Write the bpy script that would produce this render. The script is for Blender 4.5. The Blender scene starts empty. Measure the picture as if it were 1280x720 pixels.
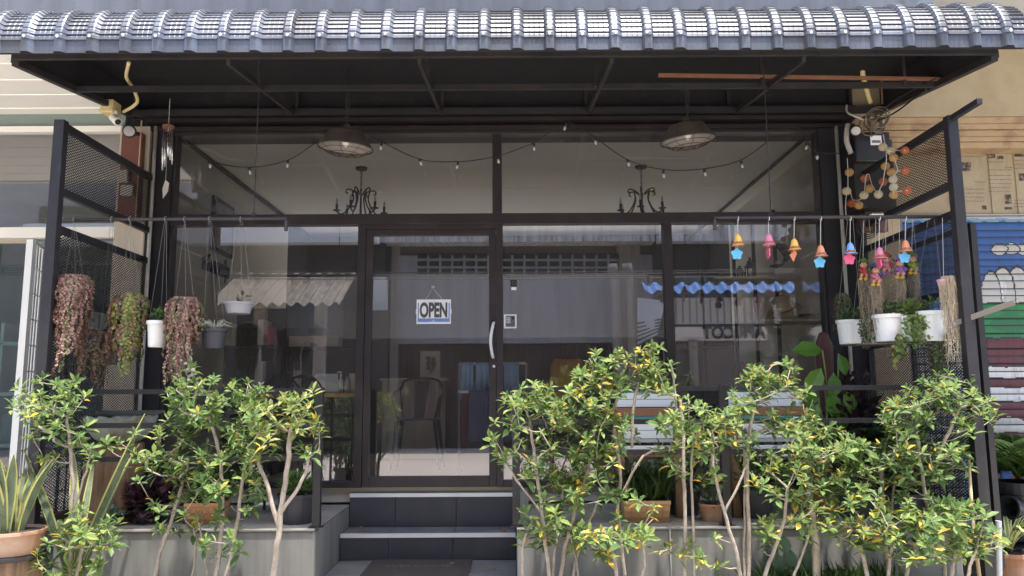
import bpy, math, random
from mathutils import Vector, Matrix
random.seed(7)
R = math.radians
scene = bpy.context.scene
COL = scene.collection

# ---------------------------------------------------------------- camera, light, exposure
FPX, CX, CY = 970.0, 640.0, 360.0
CAM = Vector((0.0, -6.467, 1.26))
PITCH = math.atan(130.0 / FPX)
CM = (Matrix.Rotation(math.pi / 2 + PITCH, 3, 'X') @ Matrix.Rotation(R(-0.3), 3, 'Z'))
cam = bpy.data.cameras.new('camera'); camo = bpy.data.objects.new('camera', cam); COL.objects.link(camo)
camo.matrix_world = Matrix.Translation(CAM) @ CM.to_4x4()
cam.sensor_width = 36.0; cam.lens = 36.0 * FPX / 1280.0; cam.clip_start = 0.05; cam.clip_end = 2000
scene.camera = camo

SUN = Vector((0.10, -0.20, 0.97)).normalized()
world = bpy.data.worlds.new('World'); scene.world = world; world.use_nodes = True
nt = world.node_tree; bg = nt.nodes['Background']
sky = nt.nodes.new('ShaderNodeTexSky'); sky.sky_type = 'NISHITA'; sky.sun_disc = False
sky.sun_elevation = math.asin(SUN.z); sky.sun_rotation = math.atan2(SUN.x, SUN.y)
sky.dust_density = 2.5
nt.links.new(sky.outputs[0], bg.inputs[0]); bg.inputs[1].default_value = 0.15
sl = bpy.data.lights.new('sun', 'SUN'); sl.energy = 2.1; sl.angle = R(1.5); sl.color = (1, 0.95, 0.87)
so = bpy.data.objects.new('sun', sl); COL.objects.link(so); so.rotation_euler = SUN.to_track_quat('Z', 'Y').to_euler()
so.location = (0, -8, 20)
vs = scene.view_settings
vs.view_transform = 'Standard'; vs.look = 'None'; vs.gamma = 1; vs.use_curve_mapping = False
vs.exposure = 2.2
scene.render.engine = 'CYCLES'
cy = scene.cycles
cy.use_denoising = True
cy.max_bounces = 10; cy.diffuse_bounces = 8; cy.glossy_bounces = 4; cy.transparent_max_bounces = 24; cy.transmission_bounces = 4
cy.caustics_reflective = False; cy.caustics_refractive = False
cy.sample_clamp_indirect = 8

# ---------------------------------------------------------------- photo ray helpers (pixel of the 1280x720 photo + a real plane -> point)
def ray(px, py): return (CM @ Vector(((px - CX) / FPX, (CY - py) / FPX, -1.0)))
def at(px, py, Y=0.0):
    d = ray(px, py); return CAM + d * ((Y - CAM.y) / d.y)
def atx(px, py, X):
    d = ray(px, py); return CAM + d * ((X - CAM.x) / d.x)
def atz(px, py, Z):
    d = ray(px, py); return CAM + d * ((Z - CAM.z) / d.z)
def atm(px, py, L):          # seen in the shop glass: a real point L metres in front of the glass, across the street
    p = at(px, py, L); p.y = -p.y; return p
def V(*a): return Vector(a)
def rnd(a, b): return random.uniform(a, b)

# ---------------------------------------------------------------- materials
MATS = {}
def mat(name, col, rough=0.6, metal=0.0, var=0.12, scale=8.0, bump=0.0, spec=0.5, col2=None, scale2=1.5, trans=0.0, coat=0.0, streak=False, th=(0.42, 0.68)):
    if name in MATS: return MATS[name]
    m = bpy.data.materials.new(name); m.use_nodes = True; n = m.node_tree.nodes; l = m.node_tree.links
    b = n['Principled BSDF']; b.inputs['Roughness'].default_value = rough; b.inputs['Metallic'].default_value = metal
    b.inputs['Specular IOR Level'].default_value = spec; b.inputs['Coat Weight'].default_value = coat
    tc = n.new('ShaderNodeTexCoord')
    no = n.new('ShaderNodeTexNoise'); no.inputs['Scale'].default_value = scale; no.inputs['Detail'].default_value = 5
    l.new(tc.outputs['Object'], no.inputs['Vector'])
    mx = n.new('ShaderNodeMix'); mx.data_type = 'RGBA'
    mx.inputs['A'].default_value = (*[c * (1 - var) for c in col], 1); mx.inputs['B'].default_value = (*[min(1, c * (1 + var)) for c in col], 1)
    l.new(no.outputs['Fac'], mx.inputs['Factor']); out = mx.outputs['Result']
    if col2:
        n2 = n.new('ShaderNodeTexNoise'); n2.inputs['Scale'].default_value = scale2; n2.inputs['Detail'].default_value = 6; n2.inputs['Roughness'].default_value = 0.65
        if streak:
            mp = n.new('ShaderNodeMapping'); mp.inputs['Scale'].default_value = (6, 6, 0.6); l.new(tc.outputs['Object'], mp.inputs['Vector']); l.new(mp.outputs[0], n2.inputs['Vector'])
        else: l.new(tc.outputs['Object'], n2.inputs['Vector'])
        rp = n.new('ShaderNodeValToRGB'); rp.color_ramp.elements[0].position = th[0]; rp.color_ramp.elements[1].position = th[1]
        l.new(n2.outputs['Fac'], rp.inputs[0])
        m2 = n.new('ShaderNodeMix'); m2.data_type = 'RGBA'; l.new(rp.outputs[0], m2.inputs['Factor']); l.new(out, m2.inputs['A']); m2.inputs['B'].default_value = (*col2, 1)
        out = m2.outputs['Result']
    l.new(out, b.inputs['Base Color'])
    rm = n.new('ShaderNodeMapRange'); rm.inputs['To Min'].default_value = max(0.03, rough - 0.08); rm.inputs['To Max'].default_value = min(1, rough + 0.1)
    l.new(no.outputs['Fac'], rm.inputs['Value']); l.new(rm.outputs[0], b.inputs['Roughness'])
    if bump:
        nb = n.new('ShaderNodeTexNoise'); nb.inputs['Scale'].default_value = scale * 4; nb.inputs['Detail'].default_value = 4; l.new(tc.outputs['Object'], nb.inputs['Vector'])
        bp = n.new('ShaderNodeBump'); bp.inputs['Strength'].default_value = bump; bp.inputs['Distance'].default_value = 0.01
        l.new(nb.outputs['Fac'], bp.inputs['Height']); l.new(bp.outputs[0], b.inputs['Normal'])
    if trans:
        t = n.new('ShaderNodeBsdfTranslucent'); ms = n.new('ShaderNodeMixShader'); ms.inputs[0].default_value = trans
        l.new(out, t.inputs['Color']); l.new(b.outputs[0], ms.inputs[1]); l.new(t.outputs[0], ms.inputs[2]); l.new(ms.outputs[0], n['Material Output'].inputs[0])
    MATS[name] = m; return m

def glass_mat(name, refl=0.2, tint=(0.86, 0.88, 0.87), haze=0.0, rough=0.0):
    m = bpy.data.materials.new(name); m.use_nodes = True; n = m.node_tree.nodes; l = m.node_tree.links; n.clear()
    o = n.new('ShaderNodeOutputMaterial'); t = n.new('ShaderNodeBsdfTransparent'); t.inputs[0].default_value = (*tint, 1)
    g = n.new('ShaderNodeBsdfGlossy'); g.inputs['Roughness'].default_value = rough; g.inputs['Color'].default_value = (0.97, 0.96, 1.0, 1)
    lw = n.new('ShaderNodeFresnel'); lw.inputs['IOR'].default_value = 1.5
    mr = n.new('ShaderNodeMapRange'); mr.inputs['From Min'].default_value = 0.04; mr.inputs['From Max'].default_value = 1; mr.inputs['To Min'].default_value = refl; mr.inputs['To Max'].default_value = 1
    l.new(lw.outputs[0], mr.inputs['Value'])
    ms = n.new('ShaderNodeMixShader'); l.new(mr.outputs[0], ms.inputs[0]); l.new(t.outputs[0], ms.inputs[1]); l.new(g.outputs[0], ms.inputs[2])
    last = ms
    if haze:
        d = n.new('ShaderNodeBsdfDiffuse'); d.inputs['Color'].default_value = (0.55, 0.52, 0.48, 1)
        tc = n.new('ShaderNodeTexCoord'); no = n.new('ShaderNodeTexNoise'); no.inputs['Scale'].default_value = 2.2; no.inputs['Detail'].default_value = 6
        l.new(tc.outputs['Object'], no.inputs['Vector'])
        h = n.new('ShaderNodeMapRange'); h.inputs['From Min'].default_value = 0.3; h.inputs['From Max'].default_value = 0.75; h.inputs['To Min'].default_value = haze * 0.3; h.inputs['To Max'].default_value = haze
        l.new(no.outputs['Fac'], h.inputs['Value'])
        m3 = n.new('ShaderNodeMixShader'); l.new(h.outputs[0], m3.inputs[0]); l.new(ms.outputs[0], m3.inputs[1]); l.new(d.outputs[0], m3.inputs[2]); last = m3
    l.new(last.outputs[0], o.inputs[0]); return m

GLASS = glass_mat('shop_glass', 0.18, (0.97, 0.97, 0.97), haze=0.06)
BLACK = mat('black_paint', (0.020, 0.0185, 0.022), 0.45, 0, 0.25, 14, bump=0.08, col2=(0.05, 0.046, 0.044), scale2=5, th=(.54, .8))
FRAME = mat('dark_brown_aluminium', (0.032, 0.024, 0.026), 0.4, 0.15, 0.25, 10, col2=(0.055, 0.047, 0.045), scale2=3.5, th=(.5, .8), bump=0.03)
INK = mat('matt_black', (0.014, 0.013, 0.016), 0.75)
AWN = mat('blue_grey_roof_metal', (0.150, 0.160, 0.185), 0.42, 0.6, 0.2, 6, bump=0.08, col2=(0.095, 0.096, 0.102), scale2=2.0)
RUST = mat('rusty_iron', (0.105, 0.082, 0.068), 0.7, 0.3, 0.4, 12, bump=0.3, col2=(0.035, 0.028, 0.028), scale2=6)
CEM = mat('cement_render', (0.23, 0.225, 0.21), 0.85, 0, 0.12, 5, bump=0.12, col2=(0.15, 0.147, 0.135), scale2=1.4, streak=True)
TILE = mat('slate_tile', (0.15, 0.157, 0.175), 0.45, 0, 0.2, 9, bump=0.08, col2=(0.23, 0.22, 0.21), scale2=4, th=(.45, .7))
RISER = mat('dark_slate_tile', (0.044, 0.043, 0.054), 0.5, 0, 0.25, 9, bump=0.08, col2=(0.062, 0.058, 0.062), scale2=4, th=(.48, .75))
GROUT = mat('pale_grout', (0.22, 0.22, 0.22), 0.9)
ALU = mat('pale_aluminium', (0.72, 0.72, 0.72), 0.38, 0.3, 0.06)
WHITE = mat('white_plastic', (0.80, 0.80, 0.78), 0.4, 0, 0.05, 6, col2=(0.62, 0.59, 0.52), scale2=7, th=(.56, .8))
OFFW = mat('off_white_paint', (0.66, 0.63, 0.57), 0.7, 0, 0.08, 4, col2=(0.55, 0.51, 0.45), scale2=1.2)
PLAST = mat('interior_plaster', (0.74, 0.72, 0.67), 0.9, 0, 0.06, 3, col2=(0.66, 0.64, 0.59), scale2=0.8)
IDARK = mat('interior_dark_wall', (0.13, 0.115, 0.11), 0.8, 0, 0.2, 3)
IFLOOR = mat('interior_floor', (0.48, 0.43, 0.36), 0.35, 0, 0.15, 3)
GREYP = mat('grey_plastic', (0.16, 0.16, 0.19), 0.5, 0, 0.1)
DKPOT = mat('charcoal_plastic', (0.045, 0.045, 0.055), 0.5, 0, 0.15)
TERRA = mat('terracotta', (0.42, 0.20, 0.11), 0.8, 0, 0.2, 10, bump=0.15, col2=(0.5, 0.36, 0.26), scale2=4)
TANP = mat('tan_planter', (0.46, 0.28, 0.14), 0.75, 0, 0.12, 10, bump=0.1)
WOOD = mat('weathered_wood', (0.24, 0.14, 0.075), 0.75, 0, 0.35, 9, bump=0.25, col2=(0.13, 0.08, 0.05), scale2=2.5, streak=True)
BROWNW = mat('reddish_wood', (0.22, 0.10, 0.055), 0.6, 0, 0.25, 9, bump=0.15)
BARK = mat('pale_bark', (0.42, 0.36, 0.29), 0.9, 0, 0.3, 30, bump=0.5, col2=(0.27, 0.22, 0.175), scale2=14)
SOIL = mat('soil', (0.05, 0.035, 0.025), 0.95, 0, 0.3, 30, bump=0.5)
LG = [mat('leaf_deep', (0.088, 0.155, 0.050), 0.5, 0, 0.25, 20, trans=0.36, spec=0.35),
      mat('leaf_green', (0.150, 0.240, 0.070), 0.5, 0, 0.25, 20, trans=0.4, spec=0.35),
      mat('leaf_light', (0.250, 0.325, 0.090), 0.5, 0, 0.2, 20, trans=0.42, spec=0.35),
      mat('leaf_yellow', (0.60, 0.42, 0.06), 0.5, 0, 0.2, 20, trans=0.35)]
YG = [mat('leaf_olive', (0.15, 0.17, 0.05), 0.5, 0, 0.25, 20, trans=0.34), mat('leaf_lime', (0.26, 0.29, 0.07), 0.5, 0, 0.25, 20, trans=0.36), LG[1], LG[3]]
STRING = mat('pale_string', (0.55, 0.53, 0.5), 0.8)
CORD = mat('thin_wire', (0.18, 0.175, 0.17), 0.7)
WIRE = mat('black_wire', (0.02, 0.02, 0.02), 0.6)

# ---------------------------------------------------------------- mesh building
class MB:
    def __init__(s): s.v = []; s.f = []; s.m = []
    def add(s, vs, fs, mi=0):
        o = len(s.v); s.v += [tuple(x) for x in vs]; s.f += [tuple(i + o for i in f) for f in fs]; s.m += [mi] * len(fs); return s
    def box(s, a, b, mi=0):
        x0, y0, z0 = (min(a[i], b[i]) for i in range(3)); x1, y1, z1 = (max(a[i], b[i]) for i in range(3))
        return s.add([(x0, y0, z0), (x1, y0, z0), (x1, y1, z0), (x0, y1, z0), (x0, y0, z1), (x1, y0, z1), (x1, y1, z1), (x0, y1, z1)],
              [(0, 3, 2, 1), (4, 5, 6, 7), (0, 1, 5, 4), (1, 2, 6, 5), (2, 3, 7, 6), (3, 0, 4, 7)], mi)
    def bar(s, p, q, w, h=None, mi=0, up=None):
        p, q = Vector(p), Vector(q); h = h or w; d = (q - p)
        if d.length < 1e-6: return s
        d.normalize(); u = Vector(up) if up else (V(0, 0, 1) if abs(d.z) < 0.9 else V(0, 1, 0))
        a = d.cross(u).normalized() * (w / 2); b = a.cross(d).normalized() * (h / 2)
        vs = [p - a - b, p + a - b, p + a + b, p - a + b, q - a - b, q + a - b, q + a + b, q - a + b]
        return s.add(vs, [(0, 3, 2, 1), (4, 5, 6, 7), (0, 1, 5, 4), (1, 2, 6, 5), (2, 3, 7, 6), (3, 0, 4, 7)], mi)
    def tube(s, pts, r, n=6, mi=0, cap=True):
        pts = [Vector(p) for p in pts]; k = len(pts)
        if k < 2: return s
        rs = r if isinstance(r, (list, tuple)) else [r] * k
        o = []; a = None
        for i, p in enumerate(pts):
            d = (pts[min(i + 1, k - 1)] - pts[max(i - 1, 0)])
            d = d.normalized() if d.length > 1e-9 else V(0, 0, 1)
            if a is None: a = d.cross(V(0, 0, 1) if abs(d.z) < 0.9 else V(1, 0, 0)).normalized()
            else:
                a = a - d * a.dot(d); a = a.normalized() if a.length > 1e-6 else d.orthogonal().normalized()
            b = d.cross(a)
            for j in range(n):
                t = 2 * math.pi * j / n; o.append(p + (a * math.cos(t) + b * math.sin(t)) * rs[i])
        f = [(i * n + j, i * n + (j + 1) % n, (i + 1) * n + (j + 1) % n, (i + 1) * n + j) for i in range(k - 1) for j in range(n)]
        if cap: f += [tuple(range(n))[::-1], tuple((k - 1) * n + j for j in range(n))]
        return s.add(o, f, mi)
    def lathe(s, prof, c, n=20, mi=0, axis=None, cap=(True, True), sx=1.0, sy=1.0):
        c = Vector(c); q = Vector(axis).normalized().to_track_quat('Z', 'Y') if axis else None
        o = []
        for r, z in prof:
            for j in range(n):
                t = 2 * math.pi * j / n; p = V(r * math.cos(t) * sx, r * math.sin(t) * sy, z)
                o.append(c + (q @ p if q else p))
        k = len(prof)
        f = [(i * n + j, i * n + (j + 1) % n, (i + 1) * n + (j + 1) % n, (i + 1) * n + j) for i in range(k - 1) for j in range(n)]
        if cap[0]: f.append(tuple(range(n))[::-1])
        if cap[1]: f.append(tuple((k - 1) * n + j for j in range(n)))
        return s.add(o, f, mi)
    def ball(s, c, r, n=10, mi=0, sq=(1, 1, 1)):
        k = max(4, n // 2); prof = [(max(1e-4, r * math.sin(math.pi * i / k)), -r * math.cos(math.pi * i / k) * sq[2]) for i in range(k + 1)]
        return s.lathe(prof, c, n, mi, sx=sq[0], sy=sq[1])
    def prism(s, poly, d, mi=0):
        poly = [Vector(p) for p in poly]; d = Vector(d); n = len(poly)
        return s.add(poly + [p + d for p in poly], [tuple(range(n))[::-1], tuple(range(n, 2 * n))] + [(i, (i + 1) % n, n + (i + 1) % n, n + i) for i in range(n)], mi)
    def quad(s, a, b, c, d, mi=0): return s.add([a, b, c, d], [(0, 1, 2, 3)], mi)
    def leaf(s, p, d, nrm, L, W, mi=0, droop=0.15):
        """one leaf blade folded along its midrib"""
        d = d.normalized(); w = d.cross(nrm)
        w = w.normalized() if w.length > 1e-5 else d.orthogonal().normalized()
        n = w.cross(d).normalized(); u = n * L
        A = p; fold = 0.12
        def pt(t, sd, k): return p + d * (L * t) + w * (sd * W / 2 * k) + u * (fold * abs(sd) * k * 0.7 - droop * t * t)
        vs = [A, pt(.3, -1, .8), pt(.3, 0, 0), pt(.3, 1, .8), pt(.65, -1, .95), pt(.65, 0, 0), pt(.65, 1, .95), pt(1, 0, 0)]
        return s.add(vs, [(0, 2, 1), (0, 3, 2), (1, 2, 5, 4), (2, 3, 6, 5), (4, 5, 7), (5, 6, 7)], mi)
    def build(s, name, mats, parent=None, smooth=False, bevel=0.0, origin=None):
        me = bpy.data.meshes.new(name)
        if parent is not None: org = worg(parent)
        elif origin is not None: org = Vector(origin)
        else:
            xs = [v[0] for v in s.v]; ys = [v[1] for v in s.v]; zs = [v[2] for v in s.v]
            org = V((min(xs) + max(xs)) / 2, (min(ys) + max(ys)) / 2, min(zs))
        ox, oy, oz = org
        me.from_pydata([(x - ox, y - oy, z - oz) for x, y, z in s.v], [], s.f)
        for m in (mats if isinstance(mats, (list, tuple)) else [mats]): me.materials.append(m)
        me.polygons.foreach_set('material_index', s.m)
        if smooth: me.polygons.foreach_set('use_smooth', [True] * len(me.polygons))
        me.update()
        o = bpy.data.objects.new(name, me); COL.objects.link(o)
        if parent is not None: o.parent = parent
        else: o.location = org
        if bevel:
            b = o.modifiers.new('bevel', 'BEVEL'); b.width = bevel; b.segments = 2; b.limit_method = 'ANGLE'; b.angle_limit = R(40)
        if smooth and smooth != True:
            pass
        return o
def worg(o):
    v = V(0, 0, 0)
    while o is not None: v += Vector(o.location); o = o.parent
    return v
def tag(o, label=None, cat=None, group=None, kind=None):
    if label: o['label'] = label
    if cat: o['category'] = cat
    if group: o['group'] = group
    if kind: o['kind'] = kind
    return o
def thing(name, label, cat, loc, group=None):
    o = bpy.data.objects.new(name, None); COL.objects.link(o); o.location = loc; o.empty_display_size = 0.1
    return tag(o, label, cat, group)
def text(name, s, size, m, loc, rot, parent, extrude=0.002, sx=1.0, bold=0.0, align='CENTER'):
    cu = bpy.data.curves.new('lettering', 'FONT'); cu.body = s; cu.size = size; cu.extrude = extrude; cu.offset = bold
    cu.align_x = align; cu.align_y = 'CENTER'
    tmp = bpy.data.objects.new('lettering', cu); COL.objects.link(tmp)
    me = bpy.data.meshes.new_from_object(tmp.evaluated_get(bpy.context.evaluated_depsgraph_get()))
    bpy.data.objects.remove(tmp)
    o = bpy.data.objects.new(name, me); COL.objects.link(o); me.materials.clear(); me.materials.append(m)
    o.parent = parent; o.location = Vector(loc) - worg(parent); o.rotation_euler = rot; o.scale = (sx, 1, 1)
    return o
def structure(mb, name, m): return tag(mb.build(name, m), kind='structure')
def arc(p, q, sag, n=12, up=V(0, 0, -1)):
    p, q = Vector(p), Vector(q); return [p.lerp(q, i / n) + up * (sag * 4 * (i / n) * (1 - i / n)) for i in range(n + 1)]
def smooth_path(pts, n=5):
    pts = [Vector(p) for p in pts]; P = [pts[0] * 2 - pts[1]] + pts + [pts[-1] * 2 - pts[-2]]; o = []
    for i in range(1, len(P) - 2):
        a, b, c, d = P[i - 1:i + 3]
        for k in range(n):
            t = k / n
            o.append(0.5 * ((2 * b) + (c - a) * t + (2 * a - 5 * b + 4 * c - d) * t * t + (3 * b - a - 3 * c + d) * t ** 3))
    return o + [pts[-1]]
# ---------------------------------------------------------------- the ground
ZF = at(640, 608).z                        # shop floor level
def zx(py): return at(640, py, 0).z
def xx(px): return at(px, 430, 0).x
ROADM = mat('sunlit_concrete_road', (0.52, 0.475, 0.42), 0.9, 0, 0.1, 2, bump=0.1, col2=(0.44, 0.40, 0.35), scale2=0.5)
structure(MB().box((-60, -200, -0.6), (60, 40, -0.12)), 'road', ROADM)
structure(MB().box((-9, -2.9, -0.119), (9, -1.32, -0.05)), 'pavement', mat('pavement_concrete', (0.38, 0.36, 0.33), 0.9, 0, 0.15, 4, bump=0.15, col2=(0.28, 0.265, 0.24), scale2=1))
structure(MB().box((-9, -1.314, -0.118), (9, 0.0, -0.03)), 'forecourt', mat('forecourt_cement', (0.2, 0.195, 0.185), 0.9, 0, 0.15, 4, bump=0.15))
pv = MB(); xs = [-1.32 - 0.0, -1.05, -0.6, -0.15, 0.03]
pv.box((-1.318, -1.62, -0.02), (0.02, -0.37, -0.006))
ptile = MB(); jj = [(-1.316, -0.94), (-0.936, -0.44), (-0.436, 0.018)]
for i, (a, b) in enumerate(jj):
    for y0, y1 in ((-0.80, -0.372), (-1.24, -0.804), (-1.62, -1.244)):
        o = 0.10 if y0 < -0.9 and False else 0.0
        ptile.box((a, y0, -0.02), (b, y1, 0.0))
structure(pv, 'entrance_paving', GROUT)
structure(ptile, 'entrance_floor', TILE)

# ---------------------------------------------------------------- entrance steps
st = thing('entrance_steps', 'dark slate tiled entrance steps with pale metal nosings below the glass door', 'steps', (-0.65, -0.37, 0))
z1 = 0.19; z2 = at(640, 617, -0.04).z
for (y0, zt, zb, yb) in ((-0.37, z1, 0.0, -0.03), (-0.04, z2, z1, 0.1)):
    m = MB()
    for a, b in ((-1.316, -0.95), (-0.947, -0.46), (-0.457, 0.017)): m.box((a, y0, zb + 0.002), (b, y0 + 0.02, zt - 0.012))
    m.build('riser', RISER, st, bevel=0.002)
    m = MB()
    for a, b in ((-1.316, -0.95), (-0.947, -0.46), (-0.457, 0.017)): m.box((a, y0 - 0.004, zt - 0.012), (b, yb, zt))
    m.build('tread', TILE, st, bevel=0.002)
    m = MB(); m.box((-1.316, y0 - 0.008, zt - 0.022), (0.017, y0 + 0.03, zt + 0.004))
    for k in range(3): m.box((-1.316, y0 - 0.002 + k * 0.01, zt + 0.004), (0.017, y0 + 0.002 + k * 0.01, zt + 0.0065))
    m.build('nosing', ALU, st)
MB().box((-1.316, -0.348, 0.0), (0.017, 0.0, z1 - 0.014)).box((-1.316, -0.018, z1 - 0.01), (0.017, 0.09, z2 - 0.014)).build('step_core', GROUT, st)

# ---------------------------------------------------------------- low planter walls
ZL = 0.352; YW = -1.13
pw = thing('planter_wall', 'grey cement planter ledge wall beside the steps, carrying the tree stump and blue pot', 'wall', (-2.2, YW, -0.1))
m = MB().box((-3.06, YW, -0.1), (-1.322, -0.012, ZL - 0.006)); m.build('wall', CEM, pw, bevel=0.012)
MB().box((-3.075, YW - 0.012, ZL - 0.004), (-1.322, -0.012, ZL + 0.012)).build('coping', mat('coping_cement', (0.28, 0.27, 0.25), 0.85, 0, 0.14, 6, bump=0.15, col2=(0.19, 0.18, 0.165), scale2=2), pw, bevel=0.004)
pw = thing('planter_wall', 'long grey cement planter ledge wall carrying the tan trough planter and slatted chairs', 'wall', (1.5, YW, -0.1))
m = MB().box((0.024, YW, -0.1), (2.98, -0.012, ZL - 0.006)); m.build('wall', CEM, pw, bevel=0.012)
MB().box((0.023, YW - 0.012, ZL - 0.004), (2.99, -0.012, ZL + 0.012)).build('coping', MATS['coping_cement'], pw, bevel=0.004)
MB().box((0.026, -0.3, ZL + 0.0125), (0.12, -0.02, ZF - 0.01)).build('step_end', CEM, pw, bevel=0.004)
for px in (838,): 
    p = at(px, 690, YW); MB().tube([(p.x, YW - 0.008, -0.05), (p.x, YW - 0.008, ZL)], 0.005, 5).build('drain_wire', STRING, pw)

# ---------------------------------------------------------------- the shop
shop = thing('shop_building', 'narrow shop with dark framed glass front under the corrugated awning', 'building', (0, 0, -0.1))
XL, XR = xx(207), xx(1035)
ZH = zx(165); RD = 7.0
RX0, RX1 = XL - 0.05, 2.85
MB().box((-3.07, -0.06, -0.1), (XL, 0.06, ZH)).build('post', INK, shop, bevel=0.004)
MB().box((XR, -0.06, -0.1), (2.93, 0.06, ZH)).build('post', INK, shop, bevel=0.004)
fas = MB().box((-3.07, -0.02, ZH + 0.001), (2.93, 0.3, 4.12)); fas.build('fascia', BLACK, shop)
fb = MB()
for py, hgt, dep in ((163, 0.03, 0.07), (154, 0.035, 0.10), (143, 0.03, 0.12)):
    z = zx(py); fb.box((-3.1, -0.02 - dep, z - hgt / 2), (2.93, -0.021, z + hgt / 2))
fb.build('header_rail', FRAME, shop)
UPW = mat('upper_wall_paint', (0.115, 0.125, 0.15), 0.85, 0, 0.15, 2, col2=(0.075, 0.08, 0.095), scale2=0.8, streak=True)
MB().box((-3.3, 0.0, 4.122), (3.3, 0.3, 10.0)).build('upper_wall', UPW, shop)
MB().box((RX0 - 0.15, 0.061, 0.0), (RX0, 3.55, ZH + 0.2)).build('side_wall', PLAST, shop)
MB().box((RX0 - 0.15, 3.551, 0.0), (RX0, RD, ZH + 0.2)).build('light_well_wall', mat('shade_black', (0.018, 0.017, 0.017), 0.9), shop)  # black colour stands in for shade in the depth of the room
MB().box((RX1, 0.061, 0.0), (RX1 + 0.15, 3.55, ZH + 0.2)).build('side_wall', PLAST, shop)
MB().box((RX1, 3.551, 0.0), (RX1 + 0.15, RD, ZH + 0.2)).build('light_well_wall', mat('shade_black', (0.018, 0.017, 0.017), 0.9), shop)
MB().box((RX0, 0.001, ZH + 0.03), (RX1, 4.8, ZH + 0.15)).build('ceiling', mat('ceiling_paint', (0.82, 0.80, 0.75), 0.9, 0, 0.04, 1.5), shop)  # stops short of the back: open light well added to brighten this ceiling
MB().box((RX0, 0.02, ZF - 0.12), (RX1, 3.7, ZF - 0.001)).build('floor', IFLOOR, shop)
MB().box((RX0, 3.701, ZF - 0.12), (RX1, RD, ZF - 0.001)).build('bounce_floor', mat('pale_bounce_floor', (0.72, 0.69, 0.63), 0.8), shop)  # pale floor added under the opening to bounce light onto the ceiling
MB().box((RX0, RD, 0), (RX1, RD + 0.15, ZH + 0.15)).build('back_wall', mat('shade_black', (0.018, 0.017, 0.017), 0.9), shop)
# blackened beam and added screen, keeping the light well out of view
MB().box((RX0 + 0.001, 4.6, 2.95), (RX1 - 0.001, 4.8, ZH + 0.029)).build('ceiling_beam', mat('shade_black', (0.018, 0.017, 0.017), 0.9), shop)
MB().box((RX0 + 0.001, 3.5, ZF), (RX1 - 0.001, 3.6, 1.95)).build('well_screen', mat('dark_well_screen', (0.06, 0.055, 0.055), 0.8, 0, 0.3, 3), shop)
# storefront frame
fr = MB()
def hb(x0, x1, y0, y1, dep=0.05): fr.box((xx(x0), -dep, zx(y1)), (xx(x1), 0.05, zx(y0)))
def hb2(x0, x1, y0, y1, a=-0.05, b=0.05): fr.box((xx(x0), a, zx(y1)), (xx(x1), b, zx(y0)))
hb2(207, 1035, 165.2, 169)
hb2(207, 1035, 268, 281)
hb2(616, 628, 169.2, 267.8, -0.052, 0.048)
hb2(446, 456, 281.2, 608, -0.048)
hb2(620.5, 629, 281.2, 608, -0.048)
hb2(832, 843, 281.2, 608, -0.048)
hb2(207, 446, 600, 608, -0.046); hb2(629, 832, 600, 608, -0.046); hb2(843, 1035, 600, 608, -0.046)
hb2(207, 211, 169.2, 267.8, -0.044); hb2(1031, 1035, 169.2, 267.8, -0.044)
hb2(207, 211, 281.2, 600, -0.044); hb2(1031, 1035, 281.2, 600, -0.044)
hb2(456.2, 620.3, 281.2, 287, -0.048)
FR = fr.build('storefront_frame', FRAME, shop, bevel=0.003)
for a, b, c, d in ((211, 616, 169, 268), (628, 1031, 169, 268), (211, 446, 281, 600), (629, 832, 281, 600), (843, 1031, 281, 600)):
    MB().quad((xx(a), 0, zx(d)), (xx(b), 0, zx(d)), (xx(b), 0, zx(c)), (xx(a), 0, zx(c))).build('glass_pane', GLASS, FR)
dm = MB()
def db(x0, x1, y0, y1): dm.box((xx(x0), -0.045, zx(y1)), (xx(x1), 0.0, zx(y0)))
db(456.6, 465, 287.4, 607.6); db(611.5, 620.2, 287.4, 607.6); db(465, 611.5, 287.4, 295); db(465, 611.5, 594, 607.6)
DOOR = dm.build('door', FRAME, shop, bevel=0.003)
MB().quad((xx(465), -0.02, zx(594)), (xx(611.5), -0.02, zx(594)), (xx(611.5), -0.02, zx(295)), (xx(465), -0.02, zx(295))).build('glass_pane', GLASS, DOOR)
h = MB(); hx = xx(616)
h.tube(smooth_path([(hx + 0.01, -0.045, zx(404)), (hx + 0.005, -0.085, zx(407)), (hx - 0.012, -0.1, zx(420)), (hx - 0.014, -0.1, zx(432)), (hx, -0.085, zx(445)), (hx + 0.004, -0.045, zx(447))], 4), 0.013, 8)
h.build('handle', WHITE, DOOR, smooth=True)
MB().box((xx(613.5), -0.052, zx(412)), (xx(618.5), -0.0455, zx(400))).build('lock_plate', INK, DOOR)
MB().tube([(xx(617.5), -0.046, zx(458)), (xx(617.5), -0.054, zx(458))], 0.012, 12).build('keyhole', ALU, DOOR)

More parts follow.
